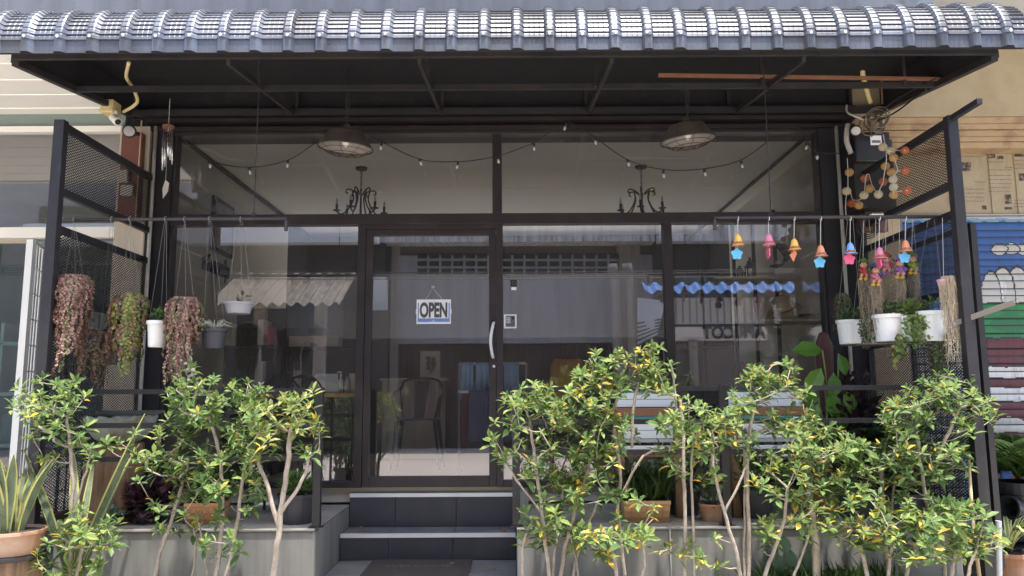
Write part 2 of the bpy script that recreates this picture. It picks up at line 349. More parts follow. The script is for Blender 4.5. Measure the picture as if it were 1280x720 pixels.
# open sign hanging on the door glass
sg = thing('open_sign', 'small white and blue OPEN sign hanging by a string from a suction hook', 'sign', (xx(542), -0.03, zx(405)))
sx0, sx1, sz0, sz1 = xx(521), xx(564), zx(405), zx(374.5); ys = -0.045
SBL = mat('sign_blue', (0.16, 0.25, 0.55), 0.5, 0, 0.03); SGY = mat('sign_dark_grey', (0.075, 0.075, 0.085), 0.6, 0, 0.05)
SWH = mat('sign_white', (0.86, 0.86, 0.85), 0.45, 0, 0.02)
bd = MB().box((sx0, ys, sz0), (sx1, ys + 0.008, sz1))
for py in (388, 391): bd.box((sx0 - 0.006, ys + 0.001, zx(py + 1.2)), (sx0 + 0.002, ys + 0.007, zx(py - 1.2))).box((sx1 - 0.002, ys + 0.001, zx(py + 1.2)), (sx1 + 0.006, ys + 0.007, zx(py - 1.2)))
bd.build('board', SWH, sg, bevel=0.003)
MB().box((sx0 + 0.010, ys - 0.002, sz0 + 0.016), (sx1 - 0.010, ys - 0.0002, sz1 - 0.03)).build('blue_field', SBL, sg)
MB().box((sx0 + 0.020, ys - 0.004, sz0 + 0.046), (sx1 - 0.020, ys - 0.0022, sz1 - 0.024)).build('white_field', SWH, sg)
text('lettering', 'OPEN', 0.165, SGY, ((sx0 + sx1) / 2, ys - 0.006, (sz0 + sz1) / 2 + 0.006), (R(90), 0, 0), sg, 0.001, 0.54, 0.007)
lg = MB()
for k in range(5): lg.tube([((sx0 + sx1) / 2 + 0.012 * math.sin(k * 1.257), ys - 0.0035, sz0 + 0.028 + 0.007 * math.cos(k * 1.257)), ((sx0 + sx1) / 2 + 0.002 * math.sin(k * 1.257), ys - 0.0035, sz0 + 0.028)], 0.0012, 4)
lg.box(((sx0 + sx1) / 2 - 0.03, ys - 0.0045, sz0 + 0.0185), ((sx0 + sx1) / 2 + 0.03, ys - 0.0021, sz0 + 0.0195)).build('emblem', SWH, sg)
hk = V(xx(541), ys, zx(358.5))
MB().lathe([(0.016, 0), (0.014, 0.008), (0.006, 0.016), (0.006, 0.028)], (hk.x, -0.021, hk.z), 14, axis=(0, -1, 0)).build('suction_hook', mat('clear_plastic', (0.5, 0.5, 0.5), 0.25), sg, smooth=True)
MB().tube([(xx(532), ys + 0.004, sz1 - 0.008), hk - V(0, 0, 0.012), (xx(554), ys + 0.004, sz1 - 0.008)], 0.0016, 4).build('cord', STRING, sg)

kp = thing('door_keypad', 'square door entry keypad with pale border on the frame next to the handle', 'keypad', (xx(638), 0, zx(411)))
MB().box((xx(630), -0.032, zx(411)), (xx(646), -0.0485, zx(393.5))).build('housing', WHITE, kp, bevel=0.004)
MB().box((xx(632.2), -0.0475, zx(409)), (xx(643.8), -0.053, zx(395.5))).build('faceplate', mat('keypad_grey', (0.10, 0.10, 0.115), 0.4), kp, bevel=0.002)
for r in range(4):
    for c in range(3): MB().box((xx(633.2 + c * 1.8), -0.0532, zx(398.6 + r * 2)), (xx(634.4 + c * 1.8), -0.055, zx(397.4 + r * 2))).build('key', WHITE, kp)
MB().box((xx(640), -0.0532, zx(400)), (xx(642.8), -0.0545, zx(397))).build('sensor', INK, kp)
nt_ = thing('door_notice', 'tiny black and white notice sticker on the glass above the keypad', 'sticker', (xx(642), -0.006, zx(362)))
MB().box((xx(638.5), -0.004, zx(358)), (xx(646.5), -0.001, zx(350))).build('black_square', INK, nt_)
MB().box((xx(639.5), -0.004, zx(362.6)), (xx(646), -0.001, zx(359))).build('white_label', SWH, nt_)
MB().lathe([(0.012, 0), (0.016, 0), (0.016, 0.002), (0.012, 0.002)], (xx(642.5), -0.0042, zx(354)), 16, axis=(0, -1, 0), cap=(False, False)).build('ring_mark', GREYP, nt_)

# ---------------------------------------------------------------- awning
YF, ZB, RR, SK = -1.75, at(640, 63, -1.75).z, 0.285, 0.085
aw = thing('awning', 'blue grey corrugated metal awning with curved front edge above the shopfront', 'awning', (0, 0, ZB))
X0, X1, PER = at(-38, 45, YF).x, at(1286, 45, YF).x, 0.209
prof = [(YF, ZB, 0.0, (-1, 0)), (YF, ZB + SK, 0.0, (-1, 0))]
NC = 11; th1 = R(82)
for k in range(NC):
    for t, off in ((k + 0.02, 0.009), (k + 0.55, 0.006), (k + 0.98, 0.0)):
        th = th1 * t / NC; prof.append((YF + RR - RR * math.cos(th), ZB + SK + RR * math.sin(th), off, (-math.cos(th), math.sin(th))))
ye, ze = prof[-1][0], prof[-1][1]
for k in range(1, 5): prof.append((ye + (0.0 - ye) * k / 4, ze + 0.12 * k / 4, 0.0, (0, 1)))
cols = []
n = int((X1 - X0) / PER) + 1
for i in range(n):
    for dx, hgt in ((0, 0), (0.030, 0.0), (0.033, 0.0012), (0.036, 0.0), (0.062, 0), (0.065, 0.0014), (0.068, 0), (0.095, 0), (0.098, 0.0012), (0.101, 0), (0.128, 0), (0.141, 0.026), (0.150, 0.030), (0.180, 0.030), (0.189, 0.026)):
        x = X0 + i * PER + dx
        if x <= X1: cols.append((x, hgt, i))
jit = [rnd(-0.004, 0.004) for _ in range(n + 1)]
m = MB(); vs = []
for (x, hgt, i) in cols:
    up = 0.012 if x > 2.38 else 0.0
    for k, (y, z, off, (ny, nz)) in enumerate(prof):
        o = hgt + (off * (0.5 if hgt > 0.01 else 1.0)) + up + jit[i] * 0.6
        vs.append((x + jit[i], y + ny * o, z + nz * o + (jit[i + 1] if k == 0 else 0)))
K = len(prof)
fs = [(c * K + k, (c + 1) * K + k, (c + 1) * K + k + 1, c * K + k + 1) for c in range(len(cols) - 1) for k in range(K - 1)]
m.add(vs, fs); m.build('roof_sheet', AWN, aw)
for i in range(n - 1):
    x = X0 + i * PER + 0.163; z = ZB + SK + 0.012 + rnd(-.006, .006)
    if x < X1: MB().lathe([(0.011, 0), (0.010, 0.004), (0.006, 0.009), (0.001, 0.010)], (x + rnd(-.008, .008), YF - 0.034 - (0.012 if x > 2.38 else 0), z), 8, axis=(0, -1, 0)).build('screw', ALU, aw, smooth=True)
ln = MB(); lp = [(y + 0.03, z - 0.02) for y, z, o, nn in prof if o in (0.0,)]
lp = [(YF + 0.045, ZB + 0.01)] + [(YF + RR + 0.03 - RR * math.cos(R(a)), ZB + SK - 0.03 + RR * math.sin(R(a))) for a in (0, 20, 40, 60, 80)] + [(-0.03, ze + 0.07)]
lv = [(x, y, z) for y, z in lp for x in (X0 + 0.01, X1 - 0.01)]
ln.add(lv, [(2 * i, 2 * i + 1, 2 * i + 3, 2 * i + 2) for i in range(len(lp) - 1)]); ln.build('shade_sheet', INK, aw)  # black sheet added under the roof, its colour standing for the shade there
AX0, AX1 = at(4, 66, YF).x, at(1258, 62, YF).x
STEEL = mat('truss_steel', (0.019, 0.018, 0.020), 0.6, 0.1, 0.3, 10, col2=(0.036, 0.029, 0.027), scale2=4)
zf, zr = ZB - 0.01, at(640, 150, 0).z + 0.04
for x in (AX0, -1.85, -0.6, 0.66, 1.92, AX1):
    MB().bar((x, YF + 0.12, zf), (x, -0.03, zr), 0.025 if abs(x) < 3 else 0.045, 0.045).build('rafter', STEEL, aw)
for x in (-1.84, -0.59, 0.645, 1.87, 2.92):
    MB().bar((x, -0.06, zr), (x, -0.06, 4.0), 0.025).build('strut', STEEL, aw)
    MB().bar((x - 0.02, -1.0, zf + 0.07), (x - 0.02, -1.0, zf + 0.40), 0.02).build('strut', STEEL, aw)
for y, z in ((YF + 0.10, zf + 0.03), (-0.95, zf + 0.09)):
    MB().bar((AX0, y, z), (AX1, y, z), 0.03, 0.04).build('purlin', STEEL, aw)
MB().bar((AX0, -0.12, zr - 0.01), (AX1, -0.12, zr - 0.01), 0.05, 0.05).build('purlin', STEEL, aw)

for x in (AX0 - 0.026, AX1 + 0.026):
    MB().prism([(x - 0.004, YF + 0.12, zf), (x - 0.004, -0.03, zr), (x - 0.004, -0.03, ze + 0.09), (x - 0.004, YF + 0.3, ze - 0.03), (x - 0.004, YF + 0.13, ZB + SK + 0.1)], (0.008, 0, 0)).build('side_panel', INK, aw)

MB().box((2.931, -0.02, zr - 0.03), (AX1, 0.0, 4.12)).build('end_panel', INK, aw)
MB().box((AX0, -0.02, zr - 0.03), (-3.071, 0.0, 4.12)).build('end_panel', INK, aw)

p, q = at(823, 94, -1.0), at(1176, 99, -1.0)
tag(MB().bar(p, q, 0.03, 0.02).build('timber_batten', BROWNW), 'thin reddish wooden batten lying across the awning rafters', 'batten')

# ---------------------------------------------------------------- neighbour on the left
LS = thing('shop_building', 'neighbouring pale shop with white slatted soffit and glass front, partly hidden by the mesh trellis', 'building', (-5, 0, -0.1))
zs = zx(140) + 0.0
SOF = mat('white_soffit', (0.88, 0.86, 0.80), 0.6, 0, 0.05, 2)
m = MB()
for k in range(14): m.box((-7.5, -2.1 + k * 0.15, zs - 0.004 * (k % 2)), (-3.34, -1.956 + k * 0.15, zs + 0.03))
m.build('soffit', SOF, LS)
MB().box((-7.5, -2.14, zs - 0.02), (-3.34, -2.101, zs + 0.25)).build('soffit_edge', SOF, LS)
MB().box((-7.5, -0.02, zx(157)), (-3.33, 0.15, zs - 0.006)).build('lintel', mat('sage_grey_paint', (0.22, 0.27, 0.25), 0.7), LS)
MB().box((-7.5, -0.07, zx(165)), (-3.33, 0.02, zx(158))).build('upper_rail', SOF, LS)
MB().box((-7.5, -0.07, zx(296)), (-3.33, 0.02, zx(283))).build('middle_rail', SOF, LS)
LGL = glass_mat('neighbour_glass', 0.20, (0.80, 0.86, 0.84), haze=0.10)
MB().quad((-7.5, 0, zx(283)), (-3.33, 0, zx(283)), (-3.33, 0, zx(165)), (-7.5, 0, zx(165))).build('glass_pane', LGL, LS)
MB().quad((-7.5, 0, 0.0), (-3.33, 0, 0.0), (-3.33, 0, zx(296)), (-7.5, 0, zx(296))).build('glass_pane', glass_mat('green_tinted_glass', 0.12, (0.72, 0.88, 0.82), haze=0.06), LS)
MB().box((-7.5, 0.95, 0.0), (-3.2, 1.0, 2.5)).build('display_back', mat('dark_teal_panel', (0.05, 0.085, 0.08), 0.7, 0, 0.3, 2), LS)
for k in range(14): x = -6.9 + .26 * k; MB().box((x, .55, .384 + .45 * (k % 4)), (x + rnd(.1, .2), .75, .384 + .45 * (k % 4) + rnd(.12, .3))).build('goods', mat('goods_%d' % (k % 4), ((.3, .28, .25), (.12, .2, .2), (.35, .1, .08), (.4, .42, .4))[k % 4], .6), LS)
MB().box((-4.42, -0.04, 0.0), (-4.34, 0.03, zx(296) - 0.002)).build('mullion', mat('mint_paint', (0.50, 0.62, 0.57), 0.5), LS)
MB().box((-3.329, -0.1, -0.1), (-3.075, 0.28, zx(160))).build('column', mat('cream_column', (0.52, 0.46, 0.37), 0.8, 0, 0.08, 4, col2=(0.40, 0.35, 0.29), scale2=1.5, streak=True), LS, bevel=0.01)
MB().box((-7.5, 3.2, 0), (-3.1, 3.3, 4)).build('back_wall', mat('neighbour_wall', (0.62, 0.60, 0.55), 0.9), LS)
MB().box((-7.5, 0.05, -0.1), (-3.2, 3.2, 0.0)).build('floor', IFLOOR, LS)
MB().box((-7.5, 0.02, zx(160) + 0.001), (-3.331, 3.2, zx(160) + 0.1)).build('ceiling', PLAST, LS)
MB().box((-7.5, 0.151, zs - 0.005), (-3.301, 0.4, 10)).build('upper_wall', UPW, LS)
MB().box((-3.30, 0.001, zx(160) + 0.001), (-3.071, 0.3, 4.12)).build('end_panel', INK, LS)
sh = MB()
for z in (0.35, 0.8, 1.25, 1.7): sh.box((-5.6, 0.5, z), (-3.6, 0.85, z + 0.03))
for x in (-5.6, -4.6, -3.63): sh.box((x, 0.5, 0), (x + 0.03, 0.85, 1.9))
tag(sh.build('display_shelf', mat('mint_shelf', (0.35, 0.5, 0.45), 0.5)), 'pale green shelving seen through the neighbouring shop glass', 'shelf')
# white folding grille leaf
gate = thing('folding_gate', 'white wire grid gate leaf standing in front of the green tinted neighbouring glass', 'gate', at(35, 600, -0.55) * 1.0)
ga, gb = V(at(40, 300, -0.75).x, -0.75, 0), V(at(67, 308, -0.15).x, -0.15, 0)
gz0, gz1 = 0.05, at(40, 300, -0.75).z
GW = mat('gate_white', (0.78, 0.78, 0.74), 0.5, 0, 0.06, 10)
MB().box((ga.x - 0.025, ga.y - 0.025, gz0), (ga.x + 0.025, ga.y + 0.025, gz1)).build('post', GW, gate)
m = MB(); 
for k in range(1, 9): p = ga.lerp(gb, k / 8); m.tube([(p.x, p.y, gz0), (p.x, p.y, gz1)], 0.007 if k < 8 else 0.014, 5)
m.build('bar', GW, gate)
m = MB()
for k in range(13): z = gz0 + 0.02 + (gz1 - gz0 - 0.02) * k / 12; m.tube([(ga.x, ga.y, z), (gb.x, gb.y, z)], 0.006 if k % 12 else 0.018, 5)
m.build('cross_wire', GW, gate)
p = at(0, 302, -0.74); MB().bar((ga.x, ga.y, gz1 - 0.01), (-4.6, -0.75, gz1 - 0.01), 0.03).build('top_rail', mat('gate_top_brown', (0.4, 0.33, 0.24), 0.6), gate)

# ---------------------------------------------------------------- neighbour on the right, with the painted shutter
RS = thing('shop_building', 'neighbouring shop with beige shutter box and stained planks above the mural', 'building', (4.5, 0, -0.1))
BEI = mat('beige_board', (0.44, 0.36, 0.235), 0.8, 0, 0.1, 2, col2=(0.34, 0.265, 0.165), scale2=1.6, th=(.45, .75))
MB().box((3.3, -1.9, zx(60) + 0.02), (7.5, 0.0, zx(60) + 0.12)).build('soffit', mat('pale_grey_soffit', (0.55, 0.57, 0.55), 0.8), RS)
MB().box((2.935, -0.03, zx(150)), (7.5, 0.3, zx(60) + 0.018)).build('shutter_box', BEI, RS)
PLK = mat('stained_plank', (0.46, 0.325, 0.185), 0.75, 0, 0.25, 7, bump=0.15, col2=(0.22, 0.115, 0.06), scale2=3.0, th=(0.5, 0.72))
m = MB()
for k, (a, b) in enumerate(((150.3, 159), (159.6, 166), (166.8, 175), (175.6, 181), (181.6, 189))): m.box((2.936, -0.02 - 0.012 * (k % 2), zx(b)), (7.5, 0.2, zx(a)))
m.build('plank', PLK, RS, bevel=0.003)
MB().box((2.935, 0.001, zx(440)), (3.30, 0.28, zx(189.4))).build('pier', mat('cream_pier', (0.56, 0.45, 0.30), 0.85, 0, 0.1, 3, col2=(0.42, 0.32, 0.2), scale2=1.5), RS)
MB().box((2.935, 0.001, -0.1), (3.30, 0.28, zx(440) - 0.002)).build('pier_base', mat('pier_stained', (0.38, 0.30, 0.20), 0.85, 0, 0.2, 3), RS)
MB().box((2.94, 0.301, zx(60)), (7.5, 0.5, 10)).build('upper_wall', UPW, RS)
MB().box((3.301, 0.16, zx(268)), (7.5, 0.29, zx(189.4))).build('board_wall', BEI, RS)

# painted roller shutter: colour by region of the painting
MUR = [mat('painted_blue', (0.032, 0.105, 0.31), 0.6, 0.0, 0.2, 5, col2=(0.026, 0.078, 0.21), scale2=2.5, streak=True, th=(.5, .75)), mat('painted_grey_white', (0.52, 0.51, 0.47), 0.6, 0, 0.08, 5, col2=(0.36, 0.34, 0.30), scale2=4, streak=True, th=(.52, .75)),
       mat('painted_outline', (0.035, 0.030, 0.035), 0.6), mat('painted_green', (0.030, 0.21, 0.07), 0.6, 0, 0.2, 5, col2=(0.02, 0.13, 0.05), scale2=3, streak=True, th=(.5, .75)), mat('painted_dark_green', (0.025, 0.15, 0.06), 0.55, 0, 0.15, 5),
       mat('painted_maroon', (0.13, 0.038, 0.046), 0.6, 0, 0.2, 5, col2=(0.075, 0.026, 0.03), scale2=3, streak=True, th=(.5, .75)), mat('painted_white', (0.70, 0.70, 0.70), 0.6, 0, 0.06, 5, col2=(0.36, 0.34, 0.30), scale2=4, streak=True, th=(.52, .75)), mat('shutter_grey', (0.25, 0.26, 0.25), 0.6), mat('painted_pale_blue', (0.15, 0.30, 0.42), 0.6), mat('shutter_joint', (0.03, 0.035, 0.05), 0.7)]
def ell(px, py, cx, cy, rx, ry): return math.hypot((px - cx) / rx, (py - cy) / ry)
def mural(px, py):
    # returns the colour index of the painting at a photo pixel of the shutter plane
    edge = lambda d, r, w: abs(d - 1) * r < w
    if py < 278 + 1.5 * math.sin(px * 0.3): return 8 if py > 274 else 1
    for cx in (1248, 1263, 1278, 1294):            # four puffy lobes on top
        d = ell(px, py, cx, 312, 11.5, 8)
        if d < 1: return 2 if edge(d, 9, 1.6) else 1
    if py < 378:
        for cx, rx, ry in ((1237, 14, 38), (1252, 17, 44), (1270, 18, 44), (1288, 18, 42), (1308, 18, 42)):
            d = ell(px, py, cx, 376, rx, ry)
            if d < 1: return 2 if edge(d, 20, 1.7) else (6 if ell(px, py, cx - 2, 362, 7, 12) < 1 and cx in (1252, 1288) else 1)
    if 378 <= py < 424 and px > 1224 + (py - 378) * 0.05:
        if py < 380 or px < 1226 + (py - 378) * 0.05 or py > 421.5: return 2
        return 4 if (ell(px, py, 1262, 404, 26, 11) < 1) else 3
    if py >= 424:
        if px > 1230 + (py - 424) * 0.07:
            if 457 < py < 474: return 2 if (py < 459 or py > 472) else 6
            if 483 < py < 503 : return 2 if py < 485 or py > 501 else 6
            if ell(px, py, 1262, 535, 22, 14) < 1 and py < 540: return 1
            if px < 1232.4 + (py - 424) * 0.07: return 2
            return 5
        if px > 1216 + (py - 424) * 0.1: return 1
        if px < 1203 : return 7 if py > 425 else 0
        return 8 if py > 480 else 7
    if py > 425 and px < 1203: return 7
    return 0
sx_, sz_ = 0.0085, 0.0085
xa, xb, za, zb = 3.301, 4.95, 0.0, zx(267)
nx, nz = int((xb - xa) / sx_), int((zb - za) / sz_)
m = MB(); vs = []
for j in range(nz + 1):
    z = za + (zb - za) * j / nz
    y = 0.14 - 0.018 * abs(math.sin(math.pi * z / 0.064)) ** 0.35
    for i in range(nx + 1): vs.append((xa + (xb - xa) * i / nx, y, z))
inv = CM.transposed(); fs = []; ms = []
for j in range(nz):
    for i in range(nx):
        c = V(xa + (xb - xa) * (i + .5) / nx, 0.14, za + (zb - za) * (j + .5) / nz) - CAM
        d = inv @ c; px, py = CX + FPX * d.x / -d.z + 0.5 * math.sin(j * .9 + i * .13), CY - FPX * d.y / -d.z + 0.6 * math.sin(i * .21 + j * .05)
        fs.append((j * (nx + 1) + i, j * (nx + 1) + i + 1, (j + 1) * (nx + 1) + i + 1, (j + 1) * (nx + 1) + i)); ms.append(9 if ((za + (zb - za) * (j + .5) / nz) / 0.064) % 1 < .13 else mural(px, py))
m.v = vs; m.f = fs; m.m = ms
sb = thing('roller_shutter', 'blue roller shutter painted with a grey puffy shape, green band and maroon stripes', 'shutter', (4.3, 0.14, 0))
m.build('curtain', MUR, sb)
MB().box((3.302, 0.05, -0.1), (3.345, 0.135, zx(268))).build('guide_rail', GREYP, sb)

# newspaper pasted over the board
NP = mat('newsprint', (0.45, 0.375, 0.26), 0.9, 0, 0.1, 6, bump=0.2, col2=(0.36, 0.285, 0.185), scale2=5)
NPI = mat('newsprint_photo', (0.07, 0.058, 0.048), 0.9, 0, 0.6, 40, col2=(0.32, 0.26, 0.19), scale2=22, th=(.5, .6))
NPT = mat('newsprint_text', (0.25, 0.205, 0.15), 0.9, 0, 0.3, 80)
yN = 0.155
def npb(mb, a, b, c, d, dy): mb.box((at(a, c, yN).x, yN - dy, at(a, d, yN).z), (at(b, d, yN).x, yN - dy + 0.0015, at(a, c, yN).z))
for (a, b, photos, lines, lab) in (
    (1184, 1196.6, [(1188, 193, 1193, 197), (1186, 199, 1193.5, 206)], [(1186, 1194, 212 + 4 * k) for k in range(12)], 'narrow newspaper sheet pasted next to the trellis post'),
    (1197.2, 1233.4, [(1199, 203, 1214, 214), (1227, 257, 1235, 262)], [(1200, 1230, 195), (1218, 1232, 227)] + [(1201, 1230, 236 + 5 * k) for k in range(4)], 'newspaper sheet with one dark photo pasted above the blue shutter'),
    (1234, 1265.5, [(1234.5, 190, 1244, 198), (1246, 195, 1254, 199), (1255, 243, 1264.5, 255), (1255, 259, 1265, 262)], [(1235, 1254, 202), (1235, 1265, 212), (1256, 1265, 209)] + [(1236, 1264, 219 + 5 * k) for k in range(5)], 'newspaper sheet with several photos and text columns above the blue shutter'),
    (1266, 1330, [(1267, 188.5, 1285, 196), (1273, 217, 1288, 226), (1295, 230, 1315, 246)], [(1268, 1300, 200 + 5 * k) for k in range(3)] + [(1268, 1320, 250 + 4 * k) for k in range(3)], 'widest newspaper sheet with a dark headline picture beyond the other sheets')):
    t = thing('newspaper_sheet', lab, 'newspaper', at((a + b) / 2, 267, yN), 'newspaper sheets over the shutter')
    m = MB(); npb(m, a, b, 188.5, 268.5 + rnd(-1, 2), 0.002); m.build('paper', NP, t)
    for (c, d, e, f) in photos: m = MB(); npb(m, c, min(e, b - 0.3), d, f, 0.004); m.build('printed_photo', NPI, t)
    m = MB()
    for (c, e, d) in lines:
        w = c
        while w < e: l = rnd(2, 7); npb(m, w, min(w + l, e), d, d + rnd(.7, 1.3), 0.0035); w += l + 0.8
    m.build('text_lines', NPT, t)
# ---------------------------------------------------------------- across the street (what the shop glass mirrors)
def mbox(mb, x0, x1, y0, y1, L, dep=0.2, mi=0):
    a, b = atm(x0, y1, L), atm(x1, y0, L); return mb.box((a.x, -L - dep, a.z), (b.x, -L, b.z), mi)
L0 = 13.2
ob = thing('shophouse', 'grey shophouse across the street with vent blocks and brown folding shutter, mirrored in the door', 'building', (0.4, -L0, -0.1))
OGR = mat('grey_render_wall', (0.34, 0.34, 0.37), 0.9, 0, 0.12, 1.5, col2=(0.25, 0.25, 0.27), scale2=0.7, streak=True)
OWH = mat('stained_white_parapet', (0.78, 0.77, 0.74), 0.9, 0, 0.12, 2, col2=(0.22, 0.21, 0.20), scale2=1.6, streak=True)
ODK = mat('dark_concrete', (0.12, 0.11, 0.11), 0.9, 0, 0.2, 2)
mbox(MB(), 490, 830, 318, 430, L0).build('wall', OGR, ob)
m = MB(); mbox(m, 490, 830, 303.4, 317.8, L0 + 0.15); mbox(m, 490, 830, 345, 346, L0); m.build('upper_band', ODK, ob)
m = MB(); mbox(m, 470, 840, 279, 303, L0 - 0.5, 0.6); m.build('parapet', OWH, ob)
m = MB()
for r in range(3):
    for c in range(17): mbox(m, 522 + c * 15, 534 + c * 15, 317 + r * 9.5, 323.5 + r * 9.5, L0 - 0.01, 0.005)
m.build('vent_blocks', INK, ob)
m = MB(); a = atm(490, 557, L0); b = atm(830, 430, L0)
nf = 90
for k in range(nf):
    x = a.x + (b.x - a.x) * k / nf; w = (b.x - a.x) / nf
    m.add([(x, -L0, -0.12), (x + w / 2, -L0 - 0.06, -0.12), (x + w / 2, -L0 - 0.06, b.z), (x, -L0, b.z), (x + w, -L0, -0.12), (x + w, -L0, b.z)], [(0, 1, 2, 3), (1, 4, 5, 2)])
m.build('folding_shutter', mat('brown_shutter', (0.085, 0.055, 0.05), 0.6, 0, 0.3, 3, col2=(0.13, 0.09, 0.075), scale2=1), ob)
PILM = mat('pilaster_concrete', (0.36, 0.32, 0.29), 0.9, 0, 0.15, 2, col2=(0.22, 0.20, 0.18), scale2=1.2, streak=True)
for x0, x1 in ((486, 500), (776, 800)): mbox(MB(), x0, x1, 303.6, 560, L0 - 0.01, 0.1).build('pilaster', PILM, ob)
MB().box((-9, -L0 - 3.0, 4.0), (9, -L0 - 2.0, 13.0)).build('upper_storeys', mat('upper_storey_grey', (0.045, 0.043, 0.043), 0.95, 0, 0.3, 0.6), ob)
m = MB()
for k in range(10): m.box((-8 + k * 1.6, -L0 - 1.999, 6.6), (-7.2 + k * 1.6, -L0 - 1.99, 7.9))
m.build('upper_windows', mat('dull_window', (0.03, 0.03, 0.035), 0.6), ob)
MB().box((-9.5, -L0 - 2.5, -0.1), (9.5, -L0 - 0.21, 4.05)).build('core', ODK, ob)

lv = thing('louvre_box', 'tall white louvred air conditioner cabinet across the street, mirrored in the glass door', 'cabinet', atm(472, 422, L0 - .6))
m = MB(); mbox(m, 462, 483, 347, 423, L0 - 0.6, 0.35); m.build('cabinet', WHITE, lv)
m = MB()
for k in range(11): mbox(m, 464, 475, 350 + k * 6.5, 353.6 + k * 6.5, L0 - 0.59, 0.005)
m.build('louvres', GREYP, lv)

# shop across with brown corrugated canopy
oc = thing('canopy_shop', 'dim shop across the street under a weathered corrugated canopy, mirrored beside the door', 'building', (-5, -11.5, -0.1))
CORR = mat('weathered_corrugated', (0.27, 0.235, 0.18), 0.7, 0.0, 0.3, 3, col2=(0.13, 0.105, 0.08), scale2=1.5, streak=True)
def corrugated(mb, x0, x1, yA, zA, yB, zB, per, amp):
    n_ = int((x1 - x0) / per * 8); vs = []
    for i in range(n_ + 1):
        x = x0 + (x1 - x0) * i / n_; h = amp * math.cos(2 * math.pi * (x - x0) / per)
        vs += [(x, yA, zA + h), (x, yB, zB + h)]
    return mb.add(vs, [(2 * i, 2 * i + 1, 2 * i + 3, 2 * i + 2) for i in range(n_)])
a = atm(262, 381, 9.5); b = atm(428, 350, 11.5)
corrugated(MB(), a.x, atm(424, 381, 9.5).x, -9.5, a.z, -11.2, a.z + 0.9, 0.26, 0.045).build('canopy', CORR, oc)
m = MB(); m.box((-9.5, -12.0, -0.1), (atm(486, 400, 12).x, -11.9, 3.2)); m.build('shopfront', mat('shopfront_dark', (0.05, 0.045, 0.045), 0.7, 0, 0.3, 2), oc)
m = MB(); m.box((-12, -13.0, 3.3), (-3.2, -12.8, 6.0)); m.build('upper_wall', mat('upper_storey_grey', (.05, .05, .05)), oc)
MB().box((-12, -12.6, 4.92), (-3.3, -12.2, 5.42)).build('parapet', mat('pale_parapet', (0.82, 0.84, 0.86), 0.8, 0, 0.1, 2), oc)
for px in (318, 395): p = atm(px, 557, 10.2); MB().box((p.x - 0.12, -10.4, -0.12), (p.x + 0.12, -10.2, a.z + 0.35)).build('post', PILM, oc)

# shop across with blue trim and signboard
os_ = thing('sign_shop', 'shuttered shop across the street with blue corrugated eave and APRICOT signboard', 'building', (6, -L0, -0.1))
BLU = mat('blue_eave', (0.10, 0.26, 0.62), 0.5, 0, 0.1, 3)
a = atm(806, 366, 11.4); b = atm(1010, 366, 11.4)
corrugated(MB(), a.x, b.x + 1.5, -11.4, a.z + .02, -11.8, a.z + 0.26, 0.32, 0.05).build('eave', BLU, os_)
m = MB(); mbox(m, 833, 1100, 371, 405, 12.0, 0.1); m.build('fascia_board', mat('pale_fascia', (0.58, 0.56, 0.52), 0.8), os_)
m = MB()
for k in range(30): mbox(m, 836 + 8.6 * k, 837 + 8.6 * k, 372, 404, 11.99, 0.005)
m.build('batten', mat('batten_grey', (0.30, 0.29, 0.28), .8), os_)
m = MB(); mbox(m, 833, 1100, 407.5, 426, 12.0, 0.05); m.build('signboard', mat('sign_beige', (0.80, 0.76, 0.70), 0.8), os_)
c = atm(917, 416.5, 11.97)
text('lettering', 'APRICOT', 0.40, mat('sign_ink', (0.02, 0.018, 0.02), 0.7), (c.x, -11.96, c.z), (R(90), 0, R(180)), os_, 0.02, 0.89, 0.012)
m = MB(); a = atm(833, 557, 12.1); b = atm(1100, 424, 12.1)
for k in range(24): z = -0.1 + (b.z + 0.1) * k / 24; m.box((a.x, -12.2 - 0.02 * (k % 2), z), (b.x, -12.1 - 0.02 * (k % 2), z + (b.z + 0.1) / 24))
m.build('roller_curtain', mat('shutter_taupe', (0.22, 0.19, 0.175), 0.7, 0, 0.15, 2), os_)
MB().box((a.x, -13.5, 2.8), (14, -12.6, 7.0)).build('upper_wall', mat('upper_storey_grey', (.05, .05, .05)), os_)
MB().box((a.x, -12.59, 4.9), (14, -12.2, 5.42)).build('parapet', OWH, os_)
for px in (870, 985): p = atm(px, 557, 11.95); MB().box((p.x - 0.1, -11.95, -0.1), (p.x + 0.1, -11.85, b.z)).build('post', PILM, os_)

fs_ = thing('folding_sign', 'pale metal sign panel with ruled lines at the grey shophouse corner, mirrored in the glass', 'sign', atm(810, 430, 11.6))
q0, q1, q2, q3 = atm(797, 372, 12.0), atm(832, 376, 11.2), atm(822, 418, 11.2), atm(797, 431, 12.0)
MB().prism([q0, q1, q2, q3], (0, -0.03, 0)).build('panel', mat('pale_panel', (.62, .64, .68), .5), fs_)
m = MB()
for k in range(5): f = .55 + .09 * k; a, b = q0.lerp(q3, f), q1.lerp(q2, f); m.bar(a + V(0, .012, 0), b + V(0, .012, 0), .02, .03)
m.build('ruled_line', ODK, fs_)
m = MB()
for x0, x1, xt in ((768, 776, 770), (786, 794, 788)): m.tube(smooth_path([atm(x1, 545, 12.4), atm((x0 + x1) / 2, 440, 12.4), atm(xt, 380, 12.4), atm(xt - 4, 330, 12.4)], 5), .12, 7)
tag(m.build('utility_pole', PILM, smooth=True), 'pair of leaning concrete poles by the grey shophouse corner, mirrored in the glass', 'pole')
m = MB()
for k in range(6): p = atm(560 + 40 * k, 500, 12.6)
cb = MB()
